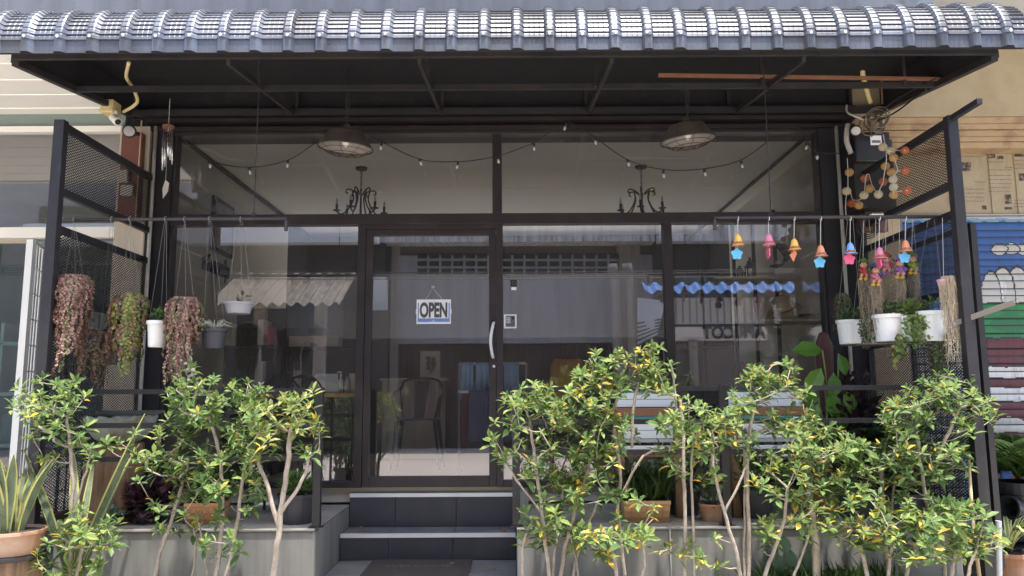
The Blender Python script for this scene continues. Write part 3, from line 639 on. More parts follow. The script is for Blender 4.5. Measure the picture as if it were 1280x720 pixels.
for k in range(4):
    z = atm(600, 341 + 3.5 * k, 11).z; cb.tube(arc((-14, -11 + .1 * k, z + .25), (14, -11 + .1 * k, z + 0.25), 0.25, 20), 0.012, 4)
tag(cb.build('overhead_cable', WIRE), 'bundle of black overhead cables strung along the far side of the street', 'cable')
# far ends of the street so that nothing looks empty to the side
for sx, lab in ((-1, 'row of grey street buildings beyond the left neighbouring shop'), (1, 'row of grey street buildings beyond the mural shop')):
    m = MB()
    t = thing('street_building', lab, 'building', (sx * 11, -6, -0.1))
    m = MB().box((sx * 7.55, 0.0, -0.1), (sx * 16, 8, 10)); m.build('wall', OGR, t)
    m = MB().box((sx * 9.6, -22, -0.1), (sx * 18, -13.4, 9)); m.build('far_wall', OGR, t)

# ---------------------------------------------------------------- trellis side panels of expanded metal
def clipseg(p, d, poly):
    # clip the line p+t*d to a convex polygon (ccw or cw) in 2D
    t0, t1 = -1e9, 1e9; n_ = len(poly)
    cx = sum(q[0] for q in poly) / n_; cy_ = sum(q[1] for q in poly) / n_
    for i in range(n_):
        ax, ay = poly[i]; bx, by = poly[(i + 1) % n_]
        nx_, ny_ = -(by - ay), bx - ax
        if nx_ * (cx - ax) + ny_ * (cy_ - ay) < 0: nx_, ny_ = -nx_, -ny_
        den = nx_ * d[0] + ny_ * d[1]; num = nx_ * (ax - p[0]) + ny_ * (ay - p[1])
        if abs(den) < 1e-9:
            if num > 0: return None
            continue
        t = num / den
        if den > 0: t0 = max(t0, t)
        else: t1 = min(t1, t)
    return (t0, t1) if t1 > t0 else None
def expanded(mb, X, poly, cw=0.040, ch=0.020, w=0.0052):
    # diamonds in the Y-Z plane at X
    y0 = min(q[0] for q in poly); y1 = max(q[0] for q in poly); z0 = min(q[1] for q in poly); z1 = max(q[1] for q in poly)
    sl = ch / cw
    for s_ in (1, -1):
        zs0 = z0 - (y1 - y0) * sl if s_ > 0 else z0; zs1 = z1 if s_ > 0 else z1 + (y1 - y0) * sl
        k = 0
        while zs0 + k * ch < zs1:
            p = (y0, zs0 + k * ch); d = (1, s_ * sl); k += 1
            c = clipseg(p, d, poly)
            if c and c[1] - c[0] > 0.005:
                A = (p[0] + d[0] * c[0], p[1] + d[1] * c[0]); B = (p[0] + d[0] * c[1], p[1] + d[1] * c[1])
                mb.bar((X + 0.001 * s_, A[0], A[1]), (X + 0.001 * s_, B[0], B[1]), 0.0025, w)
MESHM = mat('mesh_black', (0.016, 0.015, 0.017), 0.7, 0, 0.2, 20)
def trellis(lab, X, yn, yf, rails, panels, ztop, extra=0):
    t = thing('trellis_panel', lab, 'trellis', (X, yn, ZL + 0.013))
    MB().box((X - 0.035, yn - 0.03, -0.11 if True else 0), (X + 0.035, yn + 0.03, ztop)).build('post', BLACK, t, bevel=0.003)
    MB().box((X - 0.025, yf - 0.06, ZL + 0.013), (X + 0.025, yf - 0.01, ztop)).build('post', BLACK, t, bevel=0.003)
    for z in rails: MB().box((X - 0.02, yn + 0.03, z - 0.025), (X + 0.02, yf - 0.06, z + 0.025)).build('rail', BLACK, t, bevel=0.003)
    if extra: MB().bar((X, yn - 0.03, ztop - 0.02), (X, yn - extra, ztop - 0.02), 0.035, 0.035).build('support_arm', BLACK, t)
    for za, zb_ in panels:
        m = MB(); expanded(m, X, [(yn + 0.03, za), (yf - 0.06, za), (yf - 0.06, zb_), (yn + 0.03, zb_)]); m.build('expanded_mesh', MESHM, t)
    return t
TL = trellis('black steel trellis with expanded mesh, hung with maroon trailing plants', -3.05, -1.4, -0.02, (3.07, 2.62, 2.36, 1.88, 1.70, 0.45), ((2.64, 3.05), (1.90, 2.34), (0.47, 1.68)), 3.10)
TR = trellis('black steel trellis with expanded mesh, hung with the ball garland and white planters', 2.95, -1.45, -0.02, (3.05, 2.62, 2.42, 1.90, 1.62, 0.45), ((2.64, 3.03), (1.92, 2.40), (0.47, 1.60)), 3.08, extra=0.33)
m = MB(); m.bar((-3.05, -0.45, 1.88), (-3.05, -0.75, 1.70), 0.03); m.build('brace', BLACK, TL)

og = thing('wire_gate', 'narrow black wire grid gate standing between the trellis and the mural', 'gate', (3.2, -1.17, 0))
gt = at(1213, 279, -1.17).z
MB().box((3.18, -1.19, 0.1), (3.22, -1.15, gt)).build('post', BLACK, og)
m = MB(); m.bar((3.2, -1.15, gt - 0.02), (3.2, -0.25, gt - 0.02), 0.035); m.bar((3.2, -1.15, 0.45), (3.2, -0.25, 0.45), 0.035); m.build('rail', BLACK, og)
MB().box((3.185, -0.28, 0.1), (3.215, -0.25, gt)).build('post', BLACK, og)
m = MB()
for k in range(10): y = -1.1 + 0.085 * k; m.tube([(3.2, y, 0.45), (3.2, y, gt - 0.03)], 0.0028, 4)
for k in range(22): z = 0.52 + 0.085 * k; (m.tube([(3.2, -1.16, z), (3.2, -0.26, z)], 0.0028, 4) if z < gt - 0.05 else 0)
m.build('wire_grid', MESHM, og)
p, q = at(1194, 404, -1.42), at(1268, 378, -1.62)
tag(MB().bar(p, q, 0.012, 0.035).build('flat_bar', mat('grey_brown_steel', (0.18, 0.15, 0.13), 0.6, 0.2), bevel=0.002), 'flat grey brown bar sticking out from the trellis post across the mural', 'bar')
m = MB(); pts = smooth_path([at(x, y, -1.15) for x, y in ((1210, 288), (1212, 320), (1213, 350), (1212, 392), (1207, 405), (1211, 415), (1215, 400))], 4); m.tube(pts, 0.006, 5)
tag(m.build('tan_rope', mat('tan_cord', (0.5, 0.38, 0.28), 0.8), smooth=True), 'tan rope with a loop dangling down the black wire gate', 'rope')

# ---------------------------------------------------------------- black railing on the ledges
def railing(lab, x0, x1, zs, posts, yr=-1.08):
    t = thing('railing', lab, 'railing', ((x0 + x1) / 2, yr, ZL + 0.013))
    for z in zs: MB().box((x0, yr - 0.022, z - 0.017), (x1, yr + 0.022, z + 0.017)).build('rail', BLACK, t, bevel=0.002)
    for x in posts: MB().box((x - 0.026, yr - 0.026, ZL + 0.0125), (x + 0.026, yr + 0.026, zs[0] + 0.022)).build('post', BLACK, t, bevel=0.002)
    for x in posts: MB().box((x - 0.045, yr - 0.045, ZL + 0.0122), (x + 0.045, yr + 0.045, ZL + 0.018)).build('foot_plate', BLACK, t)
zr_ = [at(300, y, -1.08).z for y in (489, 531, 573)]
railing('short black railing on the ledge in front of the stump and basin', -3.01, at(398, 560, -1.08).x + 0.02, zr_, (at(398, 560, -1.08).x,))
zr_ = [at(1000, y, -1.08).z for y in (485, 526, 564)]
railing('long black railing on the ledge in front of the slatted chairs', at(645, 560, -1.08).x, 2.91, zr_, (at(645, 560, -1.08).x, at(905, 560, -1.08).x))

# ---------------------------------------------------------------- hanging rods with suspension wires
for lab, a, b, Yb in (('dark hanging rod on hooks over the maroon trailing plants', (80, 274), (358, 274), -1.3), ('dark hanging rod over the row of coloured bells', (893, 272), (1176, 271), -1.3)):
    p, q = at(*a, Yb), at(*b, Yb); q.z = p.z = (p.z + q.z) / 2
    t = thing('hanging_rod', lab, 'rod', (p + q) / 2)
    m = MB(); e = q if a[0] < 600 else p
    m.tube([p, q], 0.013, 8); m.tube([e, e + V(0, 0, -0.085)], 0.013, 8); m.build('rod', FRAME, t, smooth=True)
    px = 317 if a[0] < 600 else 964
    w0 = at(px, 273, Yb); MB().tube([w0, (w0.x, w0.y, ZB + 0.08)], 0.004, 5).build('suspension_wire', STEEL, t)
    m = MB()
    for k in range(3): m.tube([w0 + V(0.018 * math.cos(u * .6), 0.0, 0.018 * math.sin(u * .6) + 0.02 * k - 0.02) for u in range(8)], 0.004, 5)
    m.build('wire_knot', STEEL, t)
# ---------------------------------------------------------------- things on the awning and facade
# pendant lamps
def pendant(px, py, Y, lab, tilt):
    c = at(px, py, Y); t = thing('pendant_lamp', lab, 'lamp', c, 'rusty pendant lamps under the awning')
    Rr = 0.205; q = Matrix.Rotation(R(tilt), 3, 'Y') @ Matrix.Rotation(R(4), 3, 'X')
    ax = q @ V(0, 0, 1)
    MB().lathe([(Rr + 0.006, -0.005), (Rr + 0.006, 0.004), (Rr, 0.006), (0.135, 0.115), (0.12, 0.125), (0.03, 0.13)], c, 28, axis=ax, cap=(False, True)).build('shade', RUST, t, smooth=False)
    MB().lathe([(Rr - 0.003, 0.004), (0.131, 0.112), (0.02, 0.122)], c, 28, axis=ax, cap=(False, True)).build('shade_lining', mat('lamp_lining', (0.26, 0.23, 0.21), 0.6, 0.0, 0.2, 10), t)
    MB().lathe([(0.028, 0.13), (0.03, 0.16), (0.02, 0.185), (0.01, 0.19)], c, 14, axis=ax).build('cap', RUST, t, smooth=True)
    m = MB(); b = c + ax * 0.05
    m.lathe([(0.004, -0.045), (0.02, -0.035), (0.030, -0.01), (0.024, 0.02), (0.014, 0.045), (0.014, 0.07)], b, 14, axis=ax); m.build('bulb', mat('bulb_glass', (0.75, 0.72, 0.66), 0.12, 0, 0.03, spec=0.8), t, smooth=True)
    m = MB()
    for k in range(8):
        a = k * math.pi / 4; m.tube([c + q @ V(Rr * math.cos(a), Rr * math.sin(a), 0), c + q @ V(.13 * math.cos(a), .13 * math.sin(a), -0.045), c + q @ V(0.05 * math.cos(a), .05 * math.sin(a), -0.055)], 0.0028, 4)
    for r_, z_ in ((0.17, -0.022), (0.12, -0.047), (0.05, -0.055)):
        m.tube([c + q @ V(r_ * math.cos(u * math.pi / 12), r_ * math.sin(u * math.pi / 12), z_) for u in range(25)], 0.0028, 4)
    m.build('wire_cage', RUST, t)
    m = MB(); top = ZB + 0.33; z = c.z + 0.19; k = 0
    while z < top:
        ry = 0 if k % 2 else math.pi / 2
        m.tube([(c.x + 0.010 * math.cos(u * math.pi / 4) * math.cos(ry), Y + 0.010 * math.cos(u * math.pi / 4) * math.sin(ry), z + 0.02 + 0.02 * math.sin(u * math.pi / 4)) for u in range(9)], 0.003, 4); z += 0.033; k += 1
    m.build('chain', WIRE, t)
    MB().tube(smooth_path([(c.x + 0.01, Y, top), (c.x + 0.022, Y + 0.01, top - 0.25), (c.x + 0.004, Y, c.z + 0.18)], 5), 0.004, 5).build('flex', WIRE, t)
pendant(432, 185, -0.75, 'rusty caged pendant lamp hanging over the glass door side of the awning', 4)
pendant(860, 176, -0.75, 'tilted rusty caged pendant lamp hanging above the reddish batten', -5)

# string lights
CLEAR = mat('clear_bulb', (0.42, 0.41, 0.39), 0.12, 0, 0.03, spec=0.8)
for lab, pts, bulbs in (
    ('string of small clear bulbs swagged from the wind chime side to the first pendant lamp', [(226, 172), (262, 200), (310, 209), (360, 200), (398, 176)], [(262, 201), (311, 209), (360, 200)]),
    ('string of small clear bulbs swagged between the two pendant lamps across the door', [(462, 171), (478, 178), (525, 199), (574, 202), (622, 195), (668, 178), (686, 166)], [(477, 178), (524, 198), (573, 202), (622, 195), (667, 179)]),
    ('string of small clear bulbs swagged behind the tilted pendant lamp', [(706, 150), (742, 171), (785, 200), (830, 212), (880, 211), (926, 200), (962, 175)], [(708, 154), (743, 172), (784, 199), (829, 213), (880, 211), (926, 201)]),
    ('short end of the bulb string sagging by the black electricity box', [(995, 152), (1008, 176), (1022, 190), (1050, 192)], [(1009, 178), (1021, 190)])):
    Y = -0.16; P = smooth_path([at(x, y, Y) for x, y in pts], 6)
    t = thing('string_lights', lab, 'string lights', P[len(P) // 2], 'bulb strings along the glass front')
    MB().tube(P, 0.0045, 5).build('cable', WIRE, t, smooth=True)
    for x, y in bulbs:
        c = at(x, y, Y); d = V(rnd(-.35, .35), 0, -1).normalized()
        bb = MB().lathe([(0.003, 0.068), (0.010, 0.060), (0.013, 0.047), (0.011, 0.034), (0.008, 0.026)], c, 10, axis=d).build('bulb', CLEAR, t, smooth=True)
        MB().lathe([(0.008, 0.0), (0.0115, 0.004), (0.0115, 0.03), (0.009, 0.032)], c, 10, axis=d).build('socket', WIRE, bb)

# wind chime
t = thing('wind_chime', 'metal tube wind chime under a round wooden disc beside the glass', 'wind chime', at(210, 240, -0.3))
c = at(210.5, 160, -0.3)
MB().lathe([(0.045, 0), (0.047, 0.004), (0.047, 0.018), (0.043, 0.022)], c, 18).build('disc', BROWNW, t)
MB().tube([c + V(0, 0, 0.02), V(c.x, c.y, ZH + 0.2)], 0.0025, 4).build('cord', STRING, t)
for k, (dx, y0, y1) in enumerate(((-6, 163, 213), (-3.2, 165, 209), (-.5, 166, 196), (2, 164, 200), (4.5, 163, 206))):
    a, b = at(210.5 + dx, y0, -0.3 + 0.03 * math.sin(k * 2)), at(210.5 + dx - (1.5 if k < 2 else 0), y1, -0.3 + 0.03 * math.sin(k * 2)); MB().tube([a, b], 0.008, 8).build('chime_tube', mat('chime_metal', (0.62, 0.62, 0.63), 0.25, 0.9), t, smooth=True)
    MB().tube([a, (a.x, a.y, c.z)], 0.0015, 4).build('thread', STRING, t)
MB().tube([c, at(207, 226, -0.3)], 0.0015, 4).build('thread', STRING, t)
a = at(206, 236, -0.3); MB().prism([a + V(-0.02, 0, 0.0), a + V(0.0, 0, 0.075), a + V(0.03, 0, 0.05), a + V(0.025, 0, -0.02), a + V(-.012, 0, -0.08)], (0, 0.008, 0)).build('wind_sail', OFFW, t)

# security camera with junction box and yellowed conduit
t = thing('security_camera', 'white bullet security camera with black sunshade below the yellowed junction box', 'camera', at(150, 160, -0.42))
a = at(142, 147, -0.45); b = at(153, 158, -0.55)
MB().lathe([(0.03, 0), (0.03, 0.012), (0.016, 0.02), (0.014, 0.05)], a + V(0, 0, 0.05), 14, axis=(0.1, -0.1, -1)).build('mount', WHITE, t, smooth=True)
d = (b - a).normalized(); MB().lathe([(0.022, -0.02), (0.034, -0.01), (0.034, 0.09), (0.030, 0.1)], a, 16, axis=d).build('body', WHITE, t, smooth=True)
MB().lathe([(0.024, 0.1), (0.018, 0.104), (0.002, 0.106)], a, 14, axis=d).build('lens', INK, t)
t = thing('spot_lamp', 'black round spot lamp tucked behind the white security camera', 'lamp', at(162, 168, -0.35))
a = at(162, 164, -0.3); MB().lathe([(0.03, -0.06), (0.05, -0.04), (0.055, 0.03), (0.05, 0.04)], a, 18, axis=(0.35, -0.9, -0.3)).build('housing', BLACK, t, smooth=True)
MB().lathe([(0.042, 0.041), (0.03, 0.044), (0.002, 0.046)], a, 18, axis=(0.35, -0.9, -0.3)).build('lens', mat('lamp_glass', (0.35, 0.34, 0.33), 0.2), t)
MB().bar(a + V(0, 0.04, 0), a + V(0, 0.25, 0.05), 0.03).build('bracket', BLACK, t)
YEL = mat('yellowed_plastic', (0.66, 0.54, 0.26), 0.55, 0, 0.12, 10)
t = thing('junction_box', 'yellowed square junction box on the awning edge with a bent conduit', 'junction box', at(140, 140, -0.4))
a = at(128.5, 143, -0.45); b = at(153, 132, -0.35); MB().box((a.x, -0.5, a.z), (b.x, -0.36, b.z)).build('box', YEL, t, bevel=0.008)
MB().box((a.x - 0.006, -0.506, a.z + 0.012), (b.x + 0.006, -0.354, a.z + 0.022)).build('lid_seam', YEL, t)
MB().tube(smooth_path([at(154, 140, -0.43), at(166, 133, -0.5), at(172, 125, -0.6), at(165, 108, -0.8), at(158, 96, -1.0), at(161, 78, -1.2)], 6), 0.013, 7).build('conduit', YEL, t, smooth=True)
t = thing('meter_board', 'rust brown board with small meter covers behind the upper trellis mesh', 'meter board', at(164, 265, -0.12))
a, b = at(148, 272, -0.13), at(181, 168, -0.13); MB().box((a.x, -0.16, a.z), (b.x, -0.105, b.z)).build('board', mat('oxide_red', (0.14, 0.05, 0.035), 0.7, 0, 0.25, 6), t, bevel=0.004)
for y0, y1, x0, x1 in ((213, 228, 149, 162), (232, 245, 152, 168)): a, b = at(x0, y1, -0.17), at(x1, y0, -0.17); MB().box((a.x, -0.20, a.z), (b.x, -0.161, b.z)).build('meter_cover', mat('meter_grey', (0.42, 0.41, 0.39), 0.4), t, bevel=0.008)
p = at(176, 165, -0.17); MB().tube([(p.x, -0.168, p.z + 0.1), (p.x, -0.168, p.z - 0.75)], 0.006, 5).build('cable', mat('tan_cable', (0.5, 0.38, 0.25), 0.6), t)
PVC = mat('aged_pvc', (0.52, 0.49, 0.45), 0.6, 0, 0.15, 6, col2=(0.38, 0.33, 0.28), scale2=5)
for lab, x0, x1 in (('pale vertical pipe on the black post beside the wind chime', 195, 189), ('pale peeling pipe on the black post beside the felt ball garland', 1045, 1046)):
    a, b = at(x0, 158, -0.085), at(x1, 640, -0.085); b.x = a.x
    tag(MB().tube([a, V(a.x, a.y, ZL + 0.015)], 0.016, 8).build('water_pipe', PVC, smooth=True), lab, 'pipe')
a = at(177, 300, -0.085); tag(MB().tube([a, V(a.x, a.y, ZL + 0.015)], 0.014, 8).build('water_pipe', PVC, smooth=True), 'thin pale pipe between the cream column and the black post', 'pipe')
a = at(185, 240, -0.061); tag(MB().box((a.x - 0.02, -0.075, a.z - 0.04), (a.x + 0.02, -0.0605, a.z + 0.04)).build('switch_plate', GREYP, bevel=0.004), 'small grey switch plate on the black post', 'switch')

# electricity box and coiled cables on the right
t = thing('electricity_box', 'black electricity box with a white label behind the felt ball garland', 'electricity box', at(1088, 258, -0.12))
a, b = at(1068, 262, -0.12), at(1112, 176, -0.12); MB().box((a.x, -0.16, a.z), (b.x, -0.03, b.z)).build('board', mat('dark_board', (0.035, 0.03, 0.03), 0.6), t, bevel=0.005)
a, b = at(1066, 205, -0.17), at(1107, 168, -0.17); MB().box((a.x, -0.24, a.z), (b.x, -0.161, b.z)).build('housing', BLACK, t, bevel=0.01)
a, b = at(1089, 181, -0.25), at(1102, 169, -0.25); MB().box((a.x, -0.244, a.z), (b.x, -0.2405, b.z)).build('label', SWH, t)
a, b = at(1090.5, 178.5, -0.25), at(1101, 175, -0.25); MB().box((a.x, -0.2455, a.z), (b.x, -0.2442, b.z)).build('print', GREYP, t)
t = thing('spot_lamp', 'pale fronted spot lamp beside the coiled cables', 'lamp', at(1068, 170, -0.3))
a = at(1070, 163, -0.28); MB().lathe([(0.025, -0.1), (0.035, -0.08), (0.045, 0.02), (0.042, 0.03)], a, 16, axis=(-0.4, -0.8, -0.4)).build('housing', BLACK, t, smooth=True)
MB().lathe([(0.036, 0.031), (0.02, 0.034), (0.001, 0.035)], a, 16, axis=(-0.4, -0.8, -0.4)).build('lens', mat('pale_lens', (0.55, 0.53, 0.5), 0.25), t)
cc = at(1095, 153, -0.3); m = MB()
for k in range(9):
    r_ = 0.07 + rnd(-.02, .03); ph = rnd(0, 6); n_ = V(rnd(-1.0, 1.0), -1, rnd(-1.2, .9)).normalized(); u_ = n_.orthogonal().normalized(); w_ = n_.cross(u_); o = cc + V(rnd(-.04, .04), rnd(-.05, .05), rnd(-.03, .03))
    m.tube([o + (u_ * math.cos(q * .5 + ph) * 1.3 + w_ * math.sin(q * .5 + ph)) * r_ for q in range(14)], 0.006, 5)
tag(m.build('cable_coil', mat('dusty_cable', (0.14, 0.11, 0.09), 0.7), smooth=True), 'tangled coil of dusty cables above the black electricity box', 'cable')
m = MB()
m.tube(smooth_path([cc, at(1120, 140, -.4), at(1140, 125, -.8), at(1158, 112, -1.1)], 6), 0.007, 5).tube(smooth_path([cc, at(1112, 130, -.5), at(1150, 108, -.9), at(1170, 98, -1.2)], 6), 0.006, 5)
tag(m.build('service_cable', WIRE, smooth=True), 'pair of dark service cables rising from the coil to the awning edge', 'cable')
tag(MB().tube(smooth_path([at(1088, 128, -.2), at(1083, 112, -.3), at(1079, 95, -.4), at(1076, 76, -.5)], 5), 0.02, 8).build('yellow_conduit', YEL, smooth=True), 'yellowed conduit running up to the awning above the cable coil', 'conduit')
tag(MB().tube([at(1103, 130, -.2), at(1101, 76, -.25)], 0.009, 6).build('thin_conduit', WOOD), 'thin brown conduit beside the yellowed conduit', 'conduit')
m = MB(); m.tube(smooth_path([at(1080, 150, -.3), at(1068, 145, -.3), at(1059, 140, -.25), at(1058, 131, -.2)], 5), 0.009, 6); m.tube(smooth_path([at(1060, 155, -.2), at(1058, 175, -.2), at(1064, 192, -.2)], 5), 0.022, 8)
tag(m.build('white_cable', PVC, smooth=True), 'white hose and cable curling beside the black electricity box', 'cable')
t = thing('extension_reel', 'dark cable reel box hanging under the felt ball garland', 'reel', at(1088, 292, -0.15))
a, b = at(1075, 290, -0.15), at(1108, 268, -0.15); MB().box((a.x, -0.17, a.z), (b.x, -0.1, b.z)).build('box', mat('reel_brown', (0.12, 0.06, 0.045), 0.6), t, bevel=0.005)
m = MB()
for k in range(3): m.tube([at(1084, 282 + k, -0.19) + V((0.07 + .012 * k) * math.cos(q * .33), 0, (0.075 + .01 * k) * math.sin(q * .33)) for q in range(20)], 0.005, 5)
m.build('cable', WIRE, t)
a = at(1095, 270, -1.0); tag(MB().box((a.x - .045, -1.03, a.z - .01), (a.x + .045, -0.97, a.z + 0.012)).build('white_clip', WHITE, bevel=0.006), 'small white plastic clip on the rod above the pink bell', 'clip')

# garland of thread balls
GY = -1.0
BC = [mat('thread_cream', (0.62, 0.51, 0.33), 0.95, 0, 0.12, 60, bump=0.6), mat('thread_tan', (0.50, 0.28, 0.10), 0.95, 0, 0.12, 60, bump=0.6), mat('thread_rust', (0.38, 0.11, 0.045), 0.95, 0, 0.12, 60, bump=0.6)]
gl = [(1103.5, 183.8, 0), (1113.6, 188.5, 0), (1131, 188, 2), (1116.7, 197, 1), (1106.7, 207.8, 1), (1114.3, 215.4, 1), (1131.5, 213.6, 2), (1116.3, 224.4, 0), (1104, 227, 2), (1117, 234, 0), (1117, 243.5, 1), (1133.8, 238, 2),
      (1061.6, 215.4, 1), (1081, 222.6, 2), (1087, 235.8, 1), (1080, 244, 0), (1098, 243, 0), (1058.4, 239, 0), (1064.3, 254, 2), (1073.4, 256.5, 1)]
t = thing('ball_garland', 'garland of cream, tan and rust thread balls looped on the trellis', 'garland', at(1098, 255, GY))
def gyy(px): return -0.35 if px < 1070 else -0.5 - (px - 1070) / 64 * 0.75
for x, y, k in gl:
    c = at(x, y, gyy(x)); MB().ball(c, 0.031 * (6.467 + gyy(x)) / 5.4, 12).build('ball', BC[k], t, smooth=True)
m = MB()
for path in ([(1104, 168), (1107, 185), (1108, 200), (1105, 220), (1104, 228), (1100, 236), (1098, 243), (1090, 231), (1087, 220), (1086, 218), (1084, 218), (1082, 223), (1080, 243), (1074, 250), (1066, 249), (1063, 240), (1060, 232), (1060, 215), (1059, 198)],
             [(1106, 184), (1117, 196), (1120, 205), (1122, 213), (1117, 222), (1117, 243)], [(1113, 188), (1131, 188)], [(1121, 214), (1131, 213)], [(1117, 240), (1134, 238)], [(1060, 232), (1057, 255), (1058, 275)]):
    m.tube(smooth_path([at(x, y, gyy(x) - 0.03) for x, y in path], 4), 0.0035, 4)
m.build('cord', STRING, t)

# coloured bells on the rod
BELL = {'yellow': (0.70, 0.45, 0.08), 'pink': (0.62, 0.20, 0.30), 'orange': (0.68, 0.27, 0.11), 'blue': (0.18, 0.37, 0.64), 'skyblue': (0.13, 0.44, 0.68), 'hotpink': (0.70, 0.11, 0.21), 'coral': (0.70, 0.24, 0.14)}
BM = {k: mat('paint_' + k, v, 0.42, 0, 0.08, 20) for k, v in BELL.items()}
def bell(px, py, col, drop, dcol, lab, dy=17):
    Y = -1.3; c = at(px, py, Y); rod = at(px, 273, Y)
    t = thing('hanging_bell', lab, 'bell', c, 'coloured bells hanging from the rod'); s_ = 0.042
    pr = [(1.05, -1.0), (1.02, -0.9), (0.78, -0.72), (0.62, -0.3), (0.55, 0.2), (0.42, 0.6), (0.2, 0.85), (0.05, 0.95)]
    MB().lathe([(r_ * s_, z_ * s_) for r_, z_ in pr], c, 18, cap=(False, True)).build('bell', BM[col], t, smooth=True)
    MB().lathe([(1.0 * s_, -0.98 * s_), (0.6 * s_, -0.3 * s_), (0.3 * s_, 0.6 * s_)], c, 18, cap=(False, True)).build('bell_inside', mat('bell_clay', (0.25, 0.11, 0.06), 0.8), t)
    m = MB()
    for k in range(7):
        a = k * 0.9; m.ball(c + V(0.72 * s_ * math.cos(a), 0.72 * s_ * math.sin(a), -0.5 * s_), 0.0055, 6)
    m.build('painted_flower', BM['coral' if col == 'yellow' else 'pink' if col == 'orange' else 'hotpink' if col == 'pink' else 'pink'], t, smooth=True)
    MB().lathe([(1.05 * s_, -1.0 * s_), (1.065 * s_, -0.97 * s_), (1.03 * s_, -0.93 * s_)], c, 18, cap=(False, False)).build('rim_band', BM['coral' if col in ('yellow', 'orange') else 'blue' if col == 'blue' else 'hotpink'], t)
    m = MB(); m.tube([c + V(0, 0, 0.9 * s_), rod + V(0, 0, 0.013)], 0.0022, 4); m.tube([rod + V(0, 0.014 * math.cos(u * .8), 0.016 * math.sin(u * .8)) for u in range(9)], 0.003, 4); m.build('cord', STRING, t)
    e = at(px - 1.5, py + dy, Y); MB().tube([c - V(0, 0, 0.3 * s_), e], 0.0018, 4).build('clapper_thread', STRING, t)
    m = MB()
    if drop == 'flower':
        poly = [e + V(0.036 * (1 + 0.14 * math.cos(5 * u)) * math.cos(u + .3), -0.004, 0.036 * (1 + 0.14 * math.cos(5 * u)) * math.sin(u + .3)) for u in [k * math.pi / 15 for k in range(30)]]; m.prism(poly, (0, 0.008, 0))
    elif drop == 'edge':
        poly = [e + V(0, 0.034 * (1 + 0.14 * math.cos(5 * u)) * math.cos(u), 0.036 * (1 + 0.14 * math.cos(5 * u)) * math.sin(u)) for u in [k * math.pi / 15 for k in range(30)]]; m.prism(poly, (0.008, 0.0, 0))
    else: m.prism([e + V(-.022, 0.008, .008), e + V(0.006, -0.01, 0.04), e + V(0.022, -0.012, 0.02), e + V(0.0, 0, -0.04)], (0.004, 0.008, 0))
    m.build('clapper_charm', BM[dcol], t)
for b_ in ((922.5, 299.5, 'yellow', 'flower', 'skyblue', 'yellow bell with sky blue flower charm at the bent end of the rod', 18), (961, 299, 'pink', 'edge', 'hotpink', 'pink bell with its charm turned edge on, between two yellow bells', 17),
           (993, 305, 'yellow', 'kite', 'coral', 'yellow bell with coral kite shaped charm', 15), (1026, 313, 'orange', 'flower', 'skyblue', 'orange bell with blue charm in front of the hats', 15),
           (1063, 310, 'blue', 'flower', 'hotpink', 'blue bell with hot pink flower charm in front of the black post', 14), (1099.5, 316, 'pink', 'edge', 'hotpink', 'pink bell hanging over the small dolls', 13), (1132, 307, 'orange', 'flower', 'skyblue', 'orange bell with blue flower charm above the doll in green', 15)): bell(*b_)

# little clay dolls hanging with spanish moss
SKIN = mat('clay_skin', (0.50, 0.27, 0.16), 0.7); HAIR = mat('doll_hair', (0.03, 0.02, 0.018), 0.6)
MOSS = mat('spanish_moss', (0.36, 0.30, 0.22), 0.9, 0, 0.25, 30)
MOSS2 = mat('pale_spanish_moss', (0.55, 0.46, 0.33), 0.9, 0, 0.25, 30)
def moss(name, c, w, L, n, m_, parent=None, lab=None, group=None, taper=0.6):
    mb = MB()
    for k in range(n):
        a = rnd(0, 6.28); r_ = w * (0.35 + .65 * math.sqrt(rnd(0, 1))); x, y = r_ * math.cos(a), r_ * math.sin(a) * .8; l = L * (0.3 + .7 * rnd(0, 1) ** 1.3); pts = [c + V(x * .2, y * .2, rnd(.0, .012)), c + V(x * .7, y * .7, rnd(.0, .012))]
        ph, ph2 = rnd(0, 6), rnd(0, 6); dr = rnd(-.02, .02)
        for j in range(1, 10):
            f = j / 9; q = 1 - (1 - taper) * f; pts.append(c + V(x * q + .009 * math.sin(f * 13 + ph) + dr * f, y * q + .009 * math.cos(f * 11 + ph2), -l * f))
        K_ = len(pts); mb.tube(pts, [0.0016 * (1 - .6 * j / K_) + .0002 for j in range(K_)], 3, cap=False)
        for j in range(2, K_):
            for _ in range(2):
                if random.random() < .7: mb.tube([pts[j], pts[j] + V(rnd(-.016, .016), rnd(-.016, .016), rnd(-.024, .004))], 0.0009, 3, cap=False)
    o = mb.build(name, m_, parent)
    return tag(o, lab, 'moss', group) if lab else o
DC = {'red': (0.55, 0.06, 0.06), 'pinkdress': (0.70, 0.22, 0.30), 'teal': (0.08, 0.36, 0.5), 'lime': (0.32, 0.42, 0.05), 'purple': (0.33, 0.13, 0.40), 'gold': (0.75, 0.45, 0.04), 'navy': (0.04, 0.06, 0.2), 'leafhat': (0.10, 0.20, 0.04)}
DM = {k: mat('doll_paint_' + k, tuple(.72 * x for x in v), 0.55, 0, 0.1, 30) for k, v in DC.items()}
